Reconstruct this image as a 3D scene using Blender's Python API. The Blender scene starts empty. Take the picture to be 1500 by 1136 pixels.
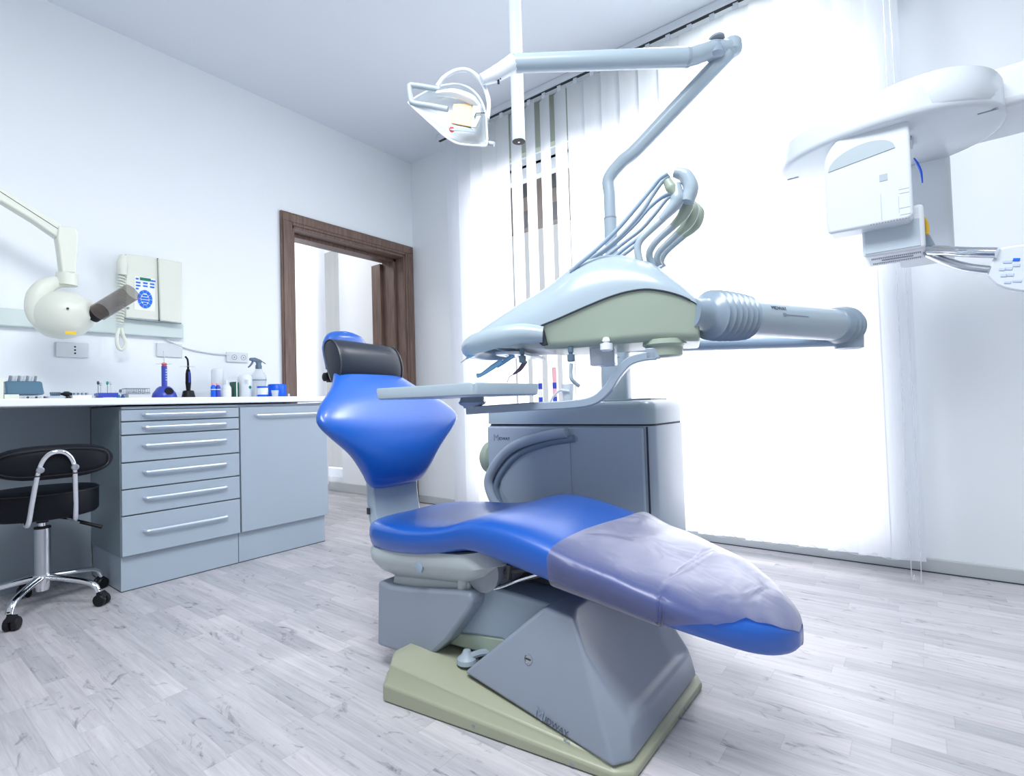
import bpy, bmesh, math, random
from math import sin, cos, pi, radians
from mathutils import Vector, Matrix
random.seed(7)
sc = bpy.context.scene
COL = sc.collection

# ------------------------------------------------------------------ camera
F_PX, YAW, PITCH, ROLL, CAM_H = 764.61, 0.659988, 0.0289876, -0.0296759, 0.84
_f = Vector((cos(YAW)*cos(PITCH), sin(YAW)*cos(PITCH), sin(PITCH)))
_r = Vector((sin(YAW), -cos(YAW), 0)); _u = _r.cross(_f)
CR = cos(ROLL)*_r + sin(ROLL)*_u
CU = -sin(ROLL)*_r + cos(ROLL)*_u
cam_d = bpy.data.cameras.new('camera'); cam = bpy.data.objects.new('camera', cam_d); COL.objects.link(cam)
M = Matrix((CR, CU, -_f)).transposed().to_4x4(); M.translation = (0, 0, CAM_H); cam.matrix_world = M
cam_d.sensor_width = 36; cam_d.sensor_fit = 'HORIZONTAL'; cam_d.lens = F_PX/1500*36; cam_d.clip_start = 0.02
sc.camera = cam
sc.view_settings.view_transform = 'Standard'; sc.view_settings.look = 'None'
sc.view_settings.gamma = 1; sc.view_settings.use_curve_mapping = False
sc.view_settings.exposure = 0.40

# ------------------------------------------------------------------ light
w = bpy.data.worlds.new('sky'); sc.world = w; w.use_nodes = True
bg = w.node_tree.nodes['Background']; bg.inputs[0].default_value = (0.86, 0.93, 1.0, 1); bg.inputs[1].default_value = 0.42
sd = bpy.data.lights.new('sun', 'SUN'); sun = bpy.data.objects.new('sun', sd); COL.objects.link(sun)
sd.energy = 11.0; sd.angle = radians(70); sd.color = (1.0, 0.97, 0.96)
sun.rotation_euler = Vector((-1.0, 0.22, -0.27)).to_track_quat('-Z', 'Y').to_euler(); sun.location = (8, 1, 5)

def area(name, loc, size, power, col=(1, 1, 1), rot=(0, 0, 0)):
    d = bpy.data.lights.new(name, 'AREA'); d.shape = 'RECTANGLE'; d.size, d.size_y = size; d.energy = power; d.color = col
    o = bpy.data.objects.new(name, d); COL.objects.link(o); o.location = loc; o.rotation_euler = rot
    return o
area('unseen_ceiling_light', (0.15, 0.45, 2.92), (1.0, 1.6), 78, (0.95, 0.98, 1.0))
area('unseen_ceiling_light', (2.52, 0.66, 2.92), (0.42, 0.42), 17, (0.97, 0.98, 1.0))  # lamp added out of view to put a highlight on the backrest
area('far_room_light', (2.2, 5.0, 2.9), (1.0, 1.0), 22, (1.0, 0.97, 0.95))

# ------------------------------------------------------------------ materials
MATS = {}
def nodes_of(name):
    m = bpy.data.materials.new(name); m.use_nodes = True
    nt = m.node_tree; return m, nt, nt.nodes['Principled BSDF'], nt.nodes, nt.links
def mat(name, col, rough=0.5, metal=0, spec=0.5, coat=0, bump=0, bscale=60, var=0.03, vscale=6, emis=None, trans=0, alpha=1, ior=1.45):
    m, nt, b, N, L = nodes_of(name)
    tc = N.new('ShaderNodeTexCoord'); no = N.new('ShaderNodeTexNoise'); no.inputs['Scale'].default_value = vscale
    no.inputs['Detail'].default_value = 3; L.new(tc.outputs['Object'], no.inputs['Vector'])
    mx = N.new('ShaderNodeMix'); mx.data_type = 'RGBA'
    mx.inputs[6].default_value = tuple(max(0, c*(1-var)) for c in col) + (1,)
    mx.inputs[7].default_value = tuple(min(1, c*(1+var)) for c in col) + (1,)
    L.new(no.outputs['Fac'], mx.inputs[0]); L.new(mx.outputs[2], b.inputs['Base Color'])
    b.inputs['Roughness'].default_value = rough; b.inputs['Metallic'].default_value = metal
    b.inputs['Specular IOR Level'].default_value = spec; b.inputs['Coat Weight'].default_value = coat
    b.inputs['Coat Roughness'].default_value = 0.24 if coat > .5 else 0.15; b.inputs['IOR'].default_value = ior
    b.inputs['Transmission Weight'].default_value = trans; b.inputs['Alpha'].default_value = alpha
    if emis: b.inputs['Emission Color'].default_value = emis[0] + (1,); b.inputs['Emission Strength'].default_value = emis[1]
    if bump:
        n2 = N.new('ShaderNodeTexNoise'); n2.inputs['Scale'].default_value = bscale; L.new(tc.outputs['Object'], n2.inputs['Vector'])
        bp = N.new('ShaderNodeBump'); bp.inputs['Strength'].default_value = bump; bp.inputs['Distance'].default_value = 0.01
        L.new(n2.outputs['Fac'], bp.inputs['Height']); L.new(bp.outputs[0], b.inputs['Normal'])
    MATS[name] = m; return m
mat('wall_paint', (0.83, 0.87, 0.905), 0.6, var=0.012, vscale=2, bump=0.02, bscale=150)
mat('ceiling_paint', (0.70, 0.75, 0.81), 0.8, var=0.01, vscale=2)
mat('far_paint', (0.86, 0.87, 0.88), 0.7, var=0.01)
mat('blue_vinyl', (0.0, 0.082, 0.42), 0.42, spec=0.4, coat=0.85, var=0.03, vscale=3, bump=0.015, bscale=300)
mat('black_vinyl', (0.004, 0.005, 0.010), 0.5, spec=0.22, bump=0.03, bscale=250)
mat('pillow_vinyl', (0.014, 0.020, 0.034), 0.34, spec=0.5, bump=0.02, bscale=150)
mat('piping', (0.03, 0.035, 0.045), 0.4)
mat('stool_piping', (0.008, 0.009, 0.014), 0.4)
mat('unit_grey', (0.29, 0.365, 0.45), 0.28, coat=0.3)
mat('unit_light', (0.36, 0.445, 0.515), 0.28, coat=0.3)
mat('unit_cabinet_grey', (0.37, 0.44, 0.54), 0.3, coat=0.25)
mat('screen_grey', (0.52, 0.60, 0.68), 0.25)
mat('bellows_grey', (0.24, 0.31, 0.385), 0.3, coat=0.2)
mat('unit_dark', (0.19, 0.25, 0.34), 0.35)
mat('hood_grey', (0.25, 0.29, 0.36), 0.33, coat=0.1)
mat('frame_white', (0.44, 0.49, 0.51), 0.35)
mat('plinth_beige', (0.33, 0.345, 0.255), 0.38)
mat('body_beige', (0.34, 0.41, 0.34), 0.35, coat=0.15)
mat('xray_beige', (0.72, 0.75, 0.67), 0.4)
mat('rail_green', (0.62, 0.71, 0.70), 0.5)
mat('white_plastic', (0.74, 0.79, 0.84), 0.35)
mat('white_gloss', (0.70, 0.76, 0.82), 0.25, coat=0.2)
mat('cabinet_paint', (0.34, 0.41, 0.485), 0.35, var=0.02)
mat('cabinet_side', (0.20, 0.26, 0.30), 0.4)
mat('worktop', (0.80, 0.84, 0.90), 0.3)
mat('handle_metal', (0.66, 0.74, 0.82), 0.3, metal=0.6)
mat('chrome', (0.78, 0.80, 0.84), 0.1, metal=1)
mat('brushed_steel', (0.50, 0.53, 0.57), 0.3, metal=1)
mat('black_plastic', (0.008, 0.008, 0.011), 0.45, spec=0.3)
mat('dark_gap', (0.03, 0.04, 0.055), 0.6)
mat('mechanism', (0.06, 0.06, 0.07), 0.5)
mat('socket_plate', (0.66, 0.70, 0.73), 0.4)
mat('keypad_blue', (0.01, 0.16, 0.75), 0.4)
mat('keypad_text', (0.55, 0.65, 0.85), 0.4)
mat('display_green', (0.01, 0.20, 0.14), 0.3)
mat('warning_yellow', (0.75, 0.52, 0.04), 0.4)
mat('smoke_plastic', (0.20, 0.17, 0.15), 0.12, alpha=0.38)
mat('clear_plastic', (0.80, 0.86, 0.90), 0.08, alpha=0.45)
mat('frosted_plastic', (0.60, 0.66, 0.78), 0.2, alpha=0.8)
mat('scaler_blue', (0.045, 0.075, 0.45), 0.3)
mat('bright_blue', (0.0, 0.12, 0.85), 0.35)
mat('label_white', (0.85, 0.88, 0.92), 0.5)
mat('label_red', (0.75, 0.10, 0.12), 0.5)
mat('label_pink', (0.9, 0.45, 0.5), 0.5)
mat('dark_green', (0.0, 0.07, 0.035), 0.4)
mat('teal', (0.02, 0.28, 0.22), 0.4)
mat('sprayer_grey', (0.10, 0.16, 0.22), 0.35)
mat('drawer_case_blue', (0.08, 0.18, 0.27), 0.25, alpha=0.85)
mat('logo_ink', (0.06, 0.08, 0.13), 0.5)
mat('logo_pale', (0.22, 0.27, 0.36), 0.5)
mat('handpiece_blue', (0.22, 0.45, 0.70), 0.3)
mat('handpiece_brown', (0.14, 0.09, 0.14), 0.35)
mat('hose_blue', (0.27, 0.37, 0.50), 0.35)
mat('blue_tab', (0.0, 0.08, 0.62), 0.4)
mat('yellow_tab', (0.75, 0.50, 0.06), 0.4)
mat('vent_dark', (0.25, 0.28, 0.33), 0.5)
mat('grey_mark', (0.42, 0.50, 0.55), 0.5)
mat('baseboard_grey', (0.50, 0.53, 0.55), 0.45)
mat('rail_metal', (0.62, 0.66, 0.70), 0.4)
mat('lens_cream', (0.80, 0.56, 0.33), 0.4)
mat('bulb_glow', (1, 0.95, 0.85), 0.4, emis=((1.0, 0.93, 0.82), 6.0))
mat('facade_brown', (0.30, 0.24, 0.20), 0.8, var=0.3, vscale=1.5)
mat('facade_dark', (0.08, 0.08, 0.09), 0.6)
mat('shutter_green', (0.42, 0.46, 0.38), 0.7)
mat('shade_and_part_grey', (0.30, 0.36, 0.42), 0.45)  # shade tone of the knee-space panel, also plain grey of small parts

def wood_mat():
    m, nt, b, N, L = nodes_of('door_wood')
    tc = N.new('ShaderNodeTexCoord'); mp = N.new('ShaderNodeMapping'); mp.inputs['Scale'].default_value = (30, 30, 1.5)
    no = N.new('ShaderNodeTexNoise'); no.inputs['Scale'].default_value = 3; no.inputs['Detail'].default_value = 6
    cr = N.new('ShaderNodeValToRGB'); cr.color_ramp.elements[0].position = 0.3; cr.color_ramp.elements[1].position = 0.75
    cr.color_ramp.elements[0].color = (0.105, 0.062, 0.048, 1); cr.color_ramp.elements[1].color = (0.22, 0.145, 0.115, 1)
    L.new(tc.outputs['Object'], mp.inputs[0]); L.new(mp.outputs[0], no.inputs['Vector']); L.new(no.outputs['Fac'], cr.inputs[0])
    L.new(cr.outputs[0], b.inputs['Base Color']); b.inputs['Roughness'].default_value = 0.45
    MATS['door_wood'] = m
wood_mat()

def floor_mat():
    m, nt, b, N, L = nodes_of('whitewashed_oak')
    def math_(op, a, b_=None, c=None):
        n = N.new('ShaderNodeMath'); n.operation = op
        for i, v in enumerate((a, b_, c)):
            if v is None: continue
            if isinstance(v, (int, float)): n.inputs[i].default_value = v
            else: L.new(v, n.inputs[i])
        return n.outputs[0]
    def comb(x, y, z=0):
        n = N.new('ShaderNodeCombineXYZ')
        for i, v in enumerate((x, y, z)):
            if isinstance(v, (int, float)): n.inputs[i].default_value = v
            else: L.new(v, n.inputs[i])
        return n.outputs[0]
    def noise(vec, scale, detail=3, rough=0.5, dist=0):
        n = N.new('ShaderNodeTexNoise'); n.inputs['Scale'].default_value = scale; n.inputs['Detail'].default_value = detail
        n.inputs['Roughness'].default_value = rough; n.inputs['Distortion'].default_value = dist; L.new(vec, n.inputs['Vector']); return n.outputs['Fac']
    def ramp(v, p0, c0, p1, c1):
        n = N.new('ShaderNodeMapRange'); n.inputs[1].default_value = p0; n.inputs[2].default_value = p1
        n.inputs[3].default_value = c0; n.inputs[4].default_value = c1; L.new(v, n.inputs[0]); return n.outputs[0]
    g = N.new('ShaderNodeNewGeometry'); s = N.new('ShaderNodeSeparateXYZ'); L.new(g.outputs['Position'], s.inputs[0])
    X, Y = s.outputs[0], s.outputs[1]
    rx = math_('DIVIDE', X, 0.0655); row = math_('FLOOR', rx); fx = math_('FRACT', rx)
    wn = N.new('ShaderNodeTexWhiteNoise'); wn.noise_dimensions = '1D'; L.new(row, wn.inputs['W'])
    yy = math_('ADD', math_('DIVIDE', Y, 0.42), math_('MULTIPLY', wn.outputs[0], 7.3)); cell = math_('FLOOR', yy); fy = math_('FRACT', yy)
    w2 = N.new('ShaderNodeTexWhiteNoise'); w2.noise_dimensions = '2D'; L.new(comb(row, cell), w2.inputs['Vector'])
    rnd = w2.outputs['Value']
    sh = math_('MULTIPLY', rnd, 37.0)
    grain = noise(comb(math_('ADD', math_('MULTIPLY', X, 45), sh), math_('MULTIPLY', Y, 2.2), sh), 1.0, 5, 0.6, 1.2)
    fine = noise(comb(math_('ADD', math_('MULTIPLY', X, 260), sh), math_('MULTIPLY', Y, 14), sh), 1.0, 2, 0.5, 0.4)
    knot = noise(comb(math_('ADD', math_('MULTIPLY', X, 16), sh), math_('ADD', math_('MULTIPLY', Y, 6), sh), sh), 1.0, 5, 0.65, 2.0)
    cloud = noise(comb(math_('MULTIPLY', X, 5), math_('MULTIPLY', Y, 2.5)), 1.0, 3, 0.6, 0.5)
    v = math_('ADD', 0.0, ramp(rnd, 0, -0.06, 1, 0.055))
    v = math_('ADD', v, ramp(grain, 0.35, -0.075, 0.68, 0.035))
    v = math_('ADD', v, ramp(fine, 0.3, -0.02, 0.7, 0.02))
    v = math_('ADD', v, ramp(knot, 0.59, 0.0, 0.78, -0.38))
    v = math_('ADD', v, ramp(cloud, 0.3, -0.03, 0.7, 0.02))
    ex = math_('MINIMUM', fx, math_('SUBTRACT', 1.0, fx)); ey = math_('MINIMUM', fy, math_('SUBTRACT', 1.0, fy))
    v = math_('ADD', v, ramp(ex, 0.0, -0.07, 0.022, 0.0)); v = math_('ADD', v, ramp(ey, 0.0, -0.08, 0.0045, 0.0))
    val = math_('ADD', v, 0.49)
    hsv = N.new('ShaderNodeCombineColor')
    L.new(math_('MULTIPLY', val, ramp(rnd, 0, 0.99, 1, 1.03)), hsv.inputs[0]); L.new(math_('MULTIPLY', val, 0.985), hsv.inputs[1]); L.new(math_('ADD', math_('MULTIPLY', val, 0.97), 0.035), hsv.inputs[2])
    L.new(hsv.outputs[0], b.inputs['Base Color'])
    L.new(ramp(grain, 0.3, 0.42, 0.7, 0.30), b.inputs['Roughness']); b.inputs['Specular IOR Level'].default_value = 0.5
    bp = N.new('ShaderNodeBump'); bp.inputs['Strength'].default_value = 0.25; bp.inputs['Distance'].default_value = 0.002
    L.new(v, bp.inputs['Height']); L.new(bp.outputs[0], b.inputs['Normal'])
    MATS['floor'] = m
floor_mat()

def blind_mat():
    m, nt, b, N, L = nodes_of('blind_fabric'); N.remove(b)
    out = [n for n in N if n.type == 'OUTPUT_MATERIAL'][0]
    tc = N.new('ShaderNodeTexCoord'); mp = N.new('ShaderNodeMapping'); mp.inputs['Scale'].default_value = (200, 200, 6)
    no = N.new('ShaderNodeTexNoise'); no.inputs['Scale'].default_value = 1; L.new(tc.outputs['Object'], mp.inputs[0]); L.new(mp.outputs[0], no.inputs['Vector'])
    mx = N.new('ShaderNodeMix'); mx.data_type = 'RGBA'; mx.inputs[6].default_value = (0.80, 0.84, 0.90, 1); mx.inputs[7].default_value = (0.88, 0.90, 0.94, 1)
    L.new(no.outputs['Fac'], mx.inputs[0])
    d = N.new('ShaderNodeBsdfDiffuse'); t = N.new('ShaderNodeBsdfTranslucent'); s = N.new('ShaderNodeMixShader'); s.inputs[0].default_value = 0.55
    L.new(mx.outputs[2], d.inputs[0]); L.new(mx.outputs[2], t.inputs[0]); L.new(d.outputs[0], s.inputs[1]); L.new(t.outputs[0], s.inputs[2]); L.new(s.outputs[0], out.inputs[0])
    MATS['blind'] = m
blind_mat()
def glass_mat():
    m, nt, b, N, L = nodes_of('window_glass'); N.remove(b)
    out = [n for n in N if n.type == 'OUTPUT_MATERIAL'][0]
    t = N.new('ShaderNodeBsdfTransparent'); g = N.new('ShaderNodeBsdfGlossy'); g.inputs['Roughness'].default_value = 0.02
    s = N.new('ShaderNodeMixShader'); s.inputs[0].default_value = 0.06
    L.new(t.outputs[0], s.inputs[1]); L.new(g.outputs[0], s.inputs[2]); L.new(s.outputs[0], out.inputs[0]); MATS['glass'] = m
glass_mat()
def cover_mat():
    m, nt, b, N, L = nodes_of('plastic_cover')
    out = [n for n in N if n.type == 'OUTPUT_MATERIAL'][0]
    b.inputs['Base Color'].default_value = (0.34, 0.34, 0.43, 1); b.inputs['Roughness'].default_value = 0.28
    b.inputs['Specular IOR Level'].default_value = 0.9; b.inputs['Coat Weight'].default_value = 0.5; b.inputs['Coat Roughness'].default_value = 0.2
    t = N.new('ShaderNodeBsdfTransparent'); t.inputs[0].default_value = (0.62, 0.62, 0.72, 1)
    lw = N.new('ShaderNodeLayerWeight'); lw.inputs['Blend'].default_value = 0.35
    mr = N.new('ShaderNodeMapRange'); mr.inputs[1].default_value = 0.20; mr.inputs[2].default_value = 0.68; mr.inputs[3].default_value = 0.24; mr.inputs[4].default_value = 0.92; L.new(lw.outputs['Facing'], mr.inputs[0])
    s = N.new('ShaderNodeMixShader'); L.new(mr.outputs[0], s.inputs[0])
    L.new(t.outputs[0], s.inputs[1]); L.new(b.outputs[0], s.inputs[2]); L.new(s.outputs[0], out.inputs[0])
    tc = N.new('ShaderNodeTexCoord'); n2 = N.new('ShaderNodeTexNoise'); n2.inputs['Scale'].default_value = 9; n2.inputs['Distortion'].default_value = 0.8
    L.new(tc.outputs['Object'], n2.inputs['Vector']); bp = N.new('ShaderNodeBump'); bp.inputs['Strength'].default_value = 0.35; bp.inputs['Distance'].default_value = 0.03
    L.new(n2.outputs['Fac'], bp.inputs['Height']); L.new(bp.outputs[0], b.inputs['Normal']); MATS['cover'] = m
cover_mat()

# ------------------------------------------------------------------ helpers
WM = {}
def nb(): return bmesh.new()
def finish(bm, sharp=38):
    bmesh.ops.recalc_face_normals(bm, faces=bm.faces)
    th = radians(sharp)
    for f in bm.faces: f.smooth = True
    for e in bm.edges:
        if len(e.link_faces) == 2 and e.calc_face_angle(0) > th: e.smooth = False
def obj(name, bm, m, parent=None, bevel=0, seg=2, label=None, sharp=38, solid=0, sub=0):
    """link one mesh; geometry is given in world coordinates"""
    finish(bm, sharp)
    off = WM[parent.name] if parent else None
    if parent is None:
        xs = [v.co for v in bm.verts]
        lo = Vector([min(c[i] for c in xs) for i in range(3)]); hi = Vector([max(c[i] for c in xs) for i in range(3)])
        off = Vector(((lo.x+hi.x)/2, (lo.y+hi.y)/2, lo.z))
    bmesh.ops.translate(bm, verts=bm.verts, vec=-off)
    me = bpy.data.meshes.new(name); bm.to_mesh(me); bm.free()
    me.materials.append(MATS[m] if isinstance(m, str) else m)
    o = bpy.data.objects.new(name, me); COL.objects.link(o)
    if parent: o.parent = parent
    else: o.location = off
    WM[o.name] = off
    if solid:
        md = o.modifiers.new('Solidify', 'SOLIDIFY'); md.thickness = solid; md.offset = 0
    if bevel:
        md = o.modifiers.new('Bevel', 'BEVEL'); md.width = bevel; md.segments = seg; md.limit_method = 'ANGLE'; md.angle_limit = radians(35)
    if sub:
        md = o.modifiers.new('Subdivision', 'SUBSURF'); md.levels = sub; md.render_levels = sub
    if label: o['label'] = label
    return o
def empty(name, loc, label, cat, group=None):
    o = bpy.data.objects.new(name, None); COL.objects.link(o); o.location = loc; o.empty_display_size = 0.05
    WM[o.name] = Vector(loc); return tag(o, label, cat, group)
def tag(o, label, cat, group=None):
    o['label'] = label; o['category'] = cat
    if group: o['group'] = group
    return o
def struct(name, bm, m, parent=None, **k):
    o = obj(name, bm, m, parent, **k)
    if parent is None: o['kind'] = 'structure'
    return o
def box(bm, lo, hi):
    lo, hi = Vector(lo), Vector(hi)
    v = [bm.verts.new((x, y, z)) for x in (lo.x, hi.x) for y in (lo.y, hi.y) for z in (lo.z, hi.z)]
    for f in ((0, 1, 3, 2), (4, 6, 7, 5), (0, 4, 5, 1), (2, 3, 7, 6), (0, 2, 6, 4), (1, 5, 7, 3)): bm.faces.new([v[i] for i in f])
    return bm
def obox(bm, c, ax, half):
    """oriented box: centre, three axes, half sizes"""
    c = Vector(c); ax = [Vector(a).normalized() for a in ax]
    v = [bm.verts.new(c + ax[0]*half[0]*i + ax[1]*half[1]*j + ax[2]*half[2]*k) for i in (-1, 1) for j in (-1, 1) for k in (-1, 1)]
    for f in ((0, 1, 3, 2), (4, 6, 7, 5), (0, 4, 5, 1), (2, 3, 7, 6), (0, 2, 6, 4), (1, 5, 7, 3)): bm.faces.new([v[i] for i in f])
    return bm
def loft(bm, rings, caps=True, closed=True):
    R = [[bm.verts.new(p) for p in r] for r in rings]
    n = len(R[0])
    for a, b in zip(R, R[1:]):
        for i in range(n if closed else n-1):
            j = (i+1) % n
            bm.faces.new((a[i], a[j], b[j], b[i]))
    if caps and closed:
        bm.faces.new(R[0][::-1]); bm.faces.new(R[-1])
    return bm
def smooth_path(pts, n=8):
    P = [Vector(p) for p in pts]
    if len(P) < 3: return P
    out = []
    for i in range(len(P)-1):
        p0 = P[i-1] if i else P[0]*2-P[1]; p1, p2 = P[i], P[i+1]; p3 = P[i+2] if i+2 < len(P) else P[-1]*2-P[-2]
        for k in range(n):
            t = k/n
            out.append(0.5*((2*p1)+(p2-p0)*t+(2*p0-5*p1+4*p2-p3)*t*t+(3*p1-p0-3*p2+p3)*t**3))
    out.append(P[-1]); return out
def tube(bm, pts, r, seg=14, sm=8, flat=1.0, up=(0, 0, 1)):
    """tube along a smoothed path; r a number or a list of radii at the given points"""
    P = smooth_path(pts, sm) if sm else [Vector(p) for p in pts]
    n = len(P)
    def rad(i):
        if isinstance(r, (int, float)): return r
        t = i/(n-1)*(len(r)-1); k = min(int(t), len(r)-2); return r[k]+(r[k+1]-r[k])*(t-k)
    rings = []; prev = None
    for i in range(n):
        d = (P[min(i+1, n-1)]-P[max(i-1, 0)]).normalized()
        if prev is None:
            a = Vector(up); a = a - d*a.dot(d)
            if a.length < 1e-3: a = Vector((1, 0, 0)) - d*d.x
            a.normalize()
        else:
            a = prev - d*prev.dot(d); a.normalize()
        prev = a; b = d.cross(a); q = rad(i)
        rings.append([P[i]+(a*cos(2*pi*k/seg)*flat+b*sin(2*pi*k/seg))*q for k in range(seg)])
    return loft(bm, rings)
def lathe(bm, base, axis, prof, seg=24):
    """prof: list of (radius, distance along the axis)"""
    base = Vector(base); d = Vector(axis).normalized()
    a = d.orthogonal().normalized(); b = d.cross(a)
    return loft(bm, [[base+d*h+(a*cos(2*pi*k/seg)+b*sin(2*pi*k/seg))*max(r, 1e-4) for k in range(seg)] for r, h in prof])
def cyl(bm, a, b, r, seg=20): 
    a, b = Vector(a), Vector(b); return lathe(bm, a, b-a, [(r, 0), (r, (b-a).length)], seg)
def prism(bm, poly, nrm, depth):
    """extrude a planar polygon of 3-D points by depth along nrm"""
    n = Vector(nrm).normalized()*depth; P = [Vector(p) for p in poly]
    return loft(bm, [P, [p+n for p in P]])
def sgnpow(v, e): return math.copysign(abs(v)**e, v)
def lerpk(keys, t):
    """piecewise smooth interpolation of rows [t, a, b, ...]"""
    if t <= keys[0][0]: return keys[0][1:]
    for i, (k0, k1) in enumerate(zip(keys, keys[1:])):
        if t <= k1[0]:
            u = (t-k0[0])/(k1[0]-k0[0])
            km = keys[i-1] if i else k0; kp = keys[i+2] if i+2 < len(keys) else k1
            out = []
            for j in range(1, len(k0)):
                h = k1[0]-k0[0]
                m0 = (k1[j]-km[j])/max(1e-6, (k1[0]-km[0])); m1 = (kp[j]-k0[j])/max(1e-6, (kp[0]-k0[0]))
                out.append((2*u**3-3*u*u+1)*k0[j]+(u**3-2*u*u+u)*h*m0+(-2*u**3+3*u*u)*k1[j]+(u**3-u*u)*h*m1)
            return out
    return keys[-1][1:]
def ray(x, y): return _f*F_PX + CR*(x-750) - CU*(y-568)
C0 = Vector((0, 0, CAM_H))
def at(x, y, dep): return C0 + ray(x, y)*(dep/F_PX)
def onX(x, y, X): d = ray(x, y); return C0 + d*(X/d.x)
def onY(x, y, Y): d = ray(x, y); return C0 + d*(Y/d.y)
def onPl(x, y, a, b):
    n = Vector((b[1]-a[1], -(b[0]-a[0]), 0)); d = ray(x, y); return C0 + d*(n.dot(Vector((a[0], a[1], 0)))/n.dot(d))
def text(name, s, origin, xd, yd, size, m, parent, label=None, off=0.0012):
    cu = bpy.data.curves.new('t', 'FONT'); cu.body = s; cu.size = size; cu.extrude = 0.0004
    to = bpy.data.objects.new('t', cu); COL.objects.link(to); bpy.context.view_layer.update()
    me = bpy.data.meshes.new_from_object(to.evaluated_get(bpy.context.evaluated_depsgraph_get()))
    bm = nb(); bm.from_mesh(me); bpy.data.objects.remove(to); bpy.data.curves.remove(cu); bpy.data.meshes.remove(me)
    xd = Vector(xd).normalized(); yd = Vector(yd); yd = (yd-xd*yd.dot(xd)).normalized(); zd = xd.cross(yd)
    for v in bm.verts: v.co = Vector(origin) + xd*v.co.x + yd*v.co.y + zd*(v.co.z+off)
    return obj(name, bm, m, parent, label=label)

WA, WB, CEIL, BL = 3.49, 3.12, 3.0, 2.95      # wall planes (left wall, window wall), ceiling, blind plane

# ------------------------------------------------------------------ room shell
struct('floor', box(nb(), (-2.2, -2.6, -0.1), (WB+0.3, 6.6, 0.0)), 'floor')
struct('ceiling', box(nb(), (-2.2, -2.6, CEIL), (WB+0.3, 6.6, CEIL+0.15)), 'ceiling_paint')
DX0, DX1, DZ, WT = 1.975, 3.015, 2.155, 0.26      # door opening
bm = nb(); box(bm, (-2.2, WA, 0), (DX0, WA+WT, CEIL)); box(bm, (DX1, WA, 0), (WB, WA+WT, CEIL)); box(bm, (DX0, WA, DZ), (DX1, WA+WT, CEIL))
struct('wall_left', bm, 'wall_paint')
WY0, WY1, WZ0, WZ1 = 0.09, 2.66, 0.14, 2.70      # window opening in the right-hand wall
FY0, FY1 = 4.62, 6.0
bm = nb()
for lo, hi in (((-2.6, 0), (WY0, CEIL)), ((WY1, 0), (FY0, CEIL)), ((FY1, 0), (6.6, CEIL)), ((WY0, 0), (WY1, WZ0)), ((WY0, WZ1), (WY1, CEIL)), ((FY0, 0), (FY1, WZ0)), ((FY0, WZ1), (FY1, CEIL))):
    box(bm, (WB, lo[0], lo[1]), (WB+0.28, hi[0], hi[1]))
struct('wall_right', bm, 'wall_paint')
struct('wall_far', box(nb(), (-2.2, 6.5, 0), (WB, 6.6, CEIL)), 'far_paint')
struct('wall_far_side', box(nb(), (0.2, WA+WT, 0), (0.3, 6.5, CEIL)), 'far_paint')

def window(n, y0, y1, mull, tz):
    e = nb(); x = WB+0.08
    for lo, hi in (((y0, WZ0), (y1, WZ0+0.07)), ((y0, WZ1-0.07), (y1, WZ1)), ((y0, WZ0), (y0+0.07, WZ1)), ((y1-0.07, WZ0), (y1, WZ1)), ((y0, tz-0.05), (y1, tz+0.05))):
        box(e, (x, lo[0], lo[1]), (x+0.07, hi[0], hi[1]))
    for my in mull: box(e, (x, my-0.03, WZ0), (x+0.07, my+0.03, WZ1))
    o = struct('window_%d' % n, e, 'white_plastic')
    ys = [y0] + list(mull) + [y1]
    for a, b in zip(ys, ys[1:]):
        for z0, z1 in ((WZ0, tz), (tz, WZ1)):
            obj('window_pane', box(nb(), (x+0.03, a+0.03, z0+0.03), (x+0.04, b-0.03, z1-0.03)), 'glass', o)
window(1, WY0, WY1, (1.37,), 2.60)
window(2, FY0, FY1, (5.3,), 2.60)
struct('window_shutter_box', box(nb(), (WB-0.06, WY0-0.05, 2.665), (WB-0.001, WY1+0.05, CEIL-0.002)), 'shutter_green', bevel=0.004)

# baseboards and trim
def baseboard(name, lo, hi): return struct(name, box(nb(), lo, hi), 'baseboard_grey', bevel=0.004)
baseboard('baseboard_right', (WB-0.016, -2.6, 0), (WB, WA, 0.062))
baseboard('baseboard_left', (3.09, WA-0.014, 0), (WB-0.016, WA, 0.062))
baseboard('baseboard_far', (WB-0.016, WA+WT, 0), (WB, 6.5, 0.09))
struct('trim_1', box(nb(), (WB-0.022, -2.6, 0), (WB-0.016, WA-0.03, 0.004)), 'dark_gap')

# door: casing, jamb lining, leaf folded back into the next room
dr = nb(); c = 0.088
for lo, hi in (((DX0-c, 0), (DX0, DZ+c)), ((DX1, 0), (DX1+c, DZ+c)), ((DX0, DZ), (DX1, DZ+c))):
    box(dr, (lo[0], WA-0.022, lo[1]), (hi[0], WA, hi[1]))
door = struct('door_1', dr, 'door_wood', bevel=0.006, seg=2)
bm = nb()
for a in ((DX0-c+0.012, DX0-0.02), (DX1+0.02, DX1+c-0.012)): box(bm, (a[0], WA-0.030, 0), (a[1], WA-0.020, DZ+0.02))
box(bm, (DX0-c+0.012, WA-0.030, DZ+0.02), (DX1+c-0.012, WA-0.020, DZ+c-0.012))
obj('casing_moulding', bm, 'door_wood', door, bevel=0.004)
bm = nb()
box(bm, (DX0-0.002, WA-0.01, 0), (DX0+0.02, WA+WT+0.02, DZ)); box(bm, (DX1-0.02, WA-0.01, 0), (DX1+0.002, WA+WT+0.02, DZ)); box(bm, (DX0, WA-0.01, DZ-0.02), (DX1, WA+WT+0.02, DZ+0.002))
obj('jamb', bm, 'door_wood', door, bevel=0.003)
bm = nb()
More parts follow.
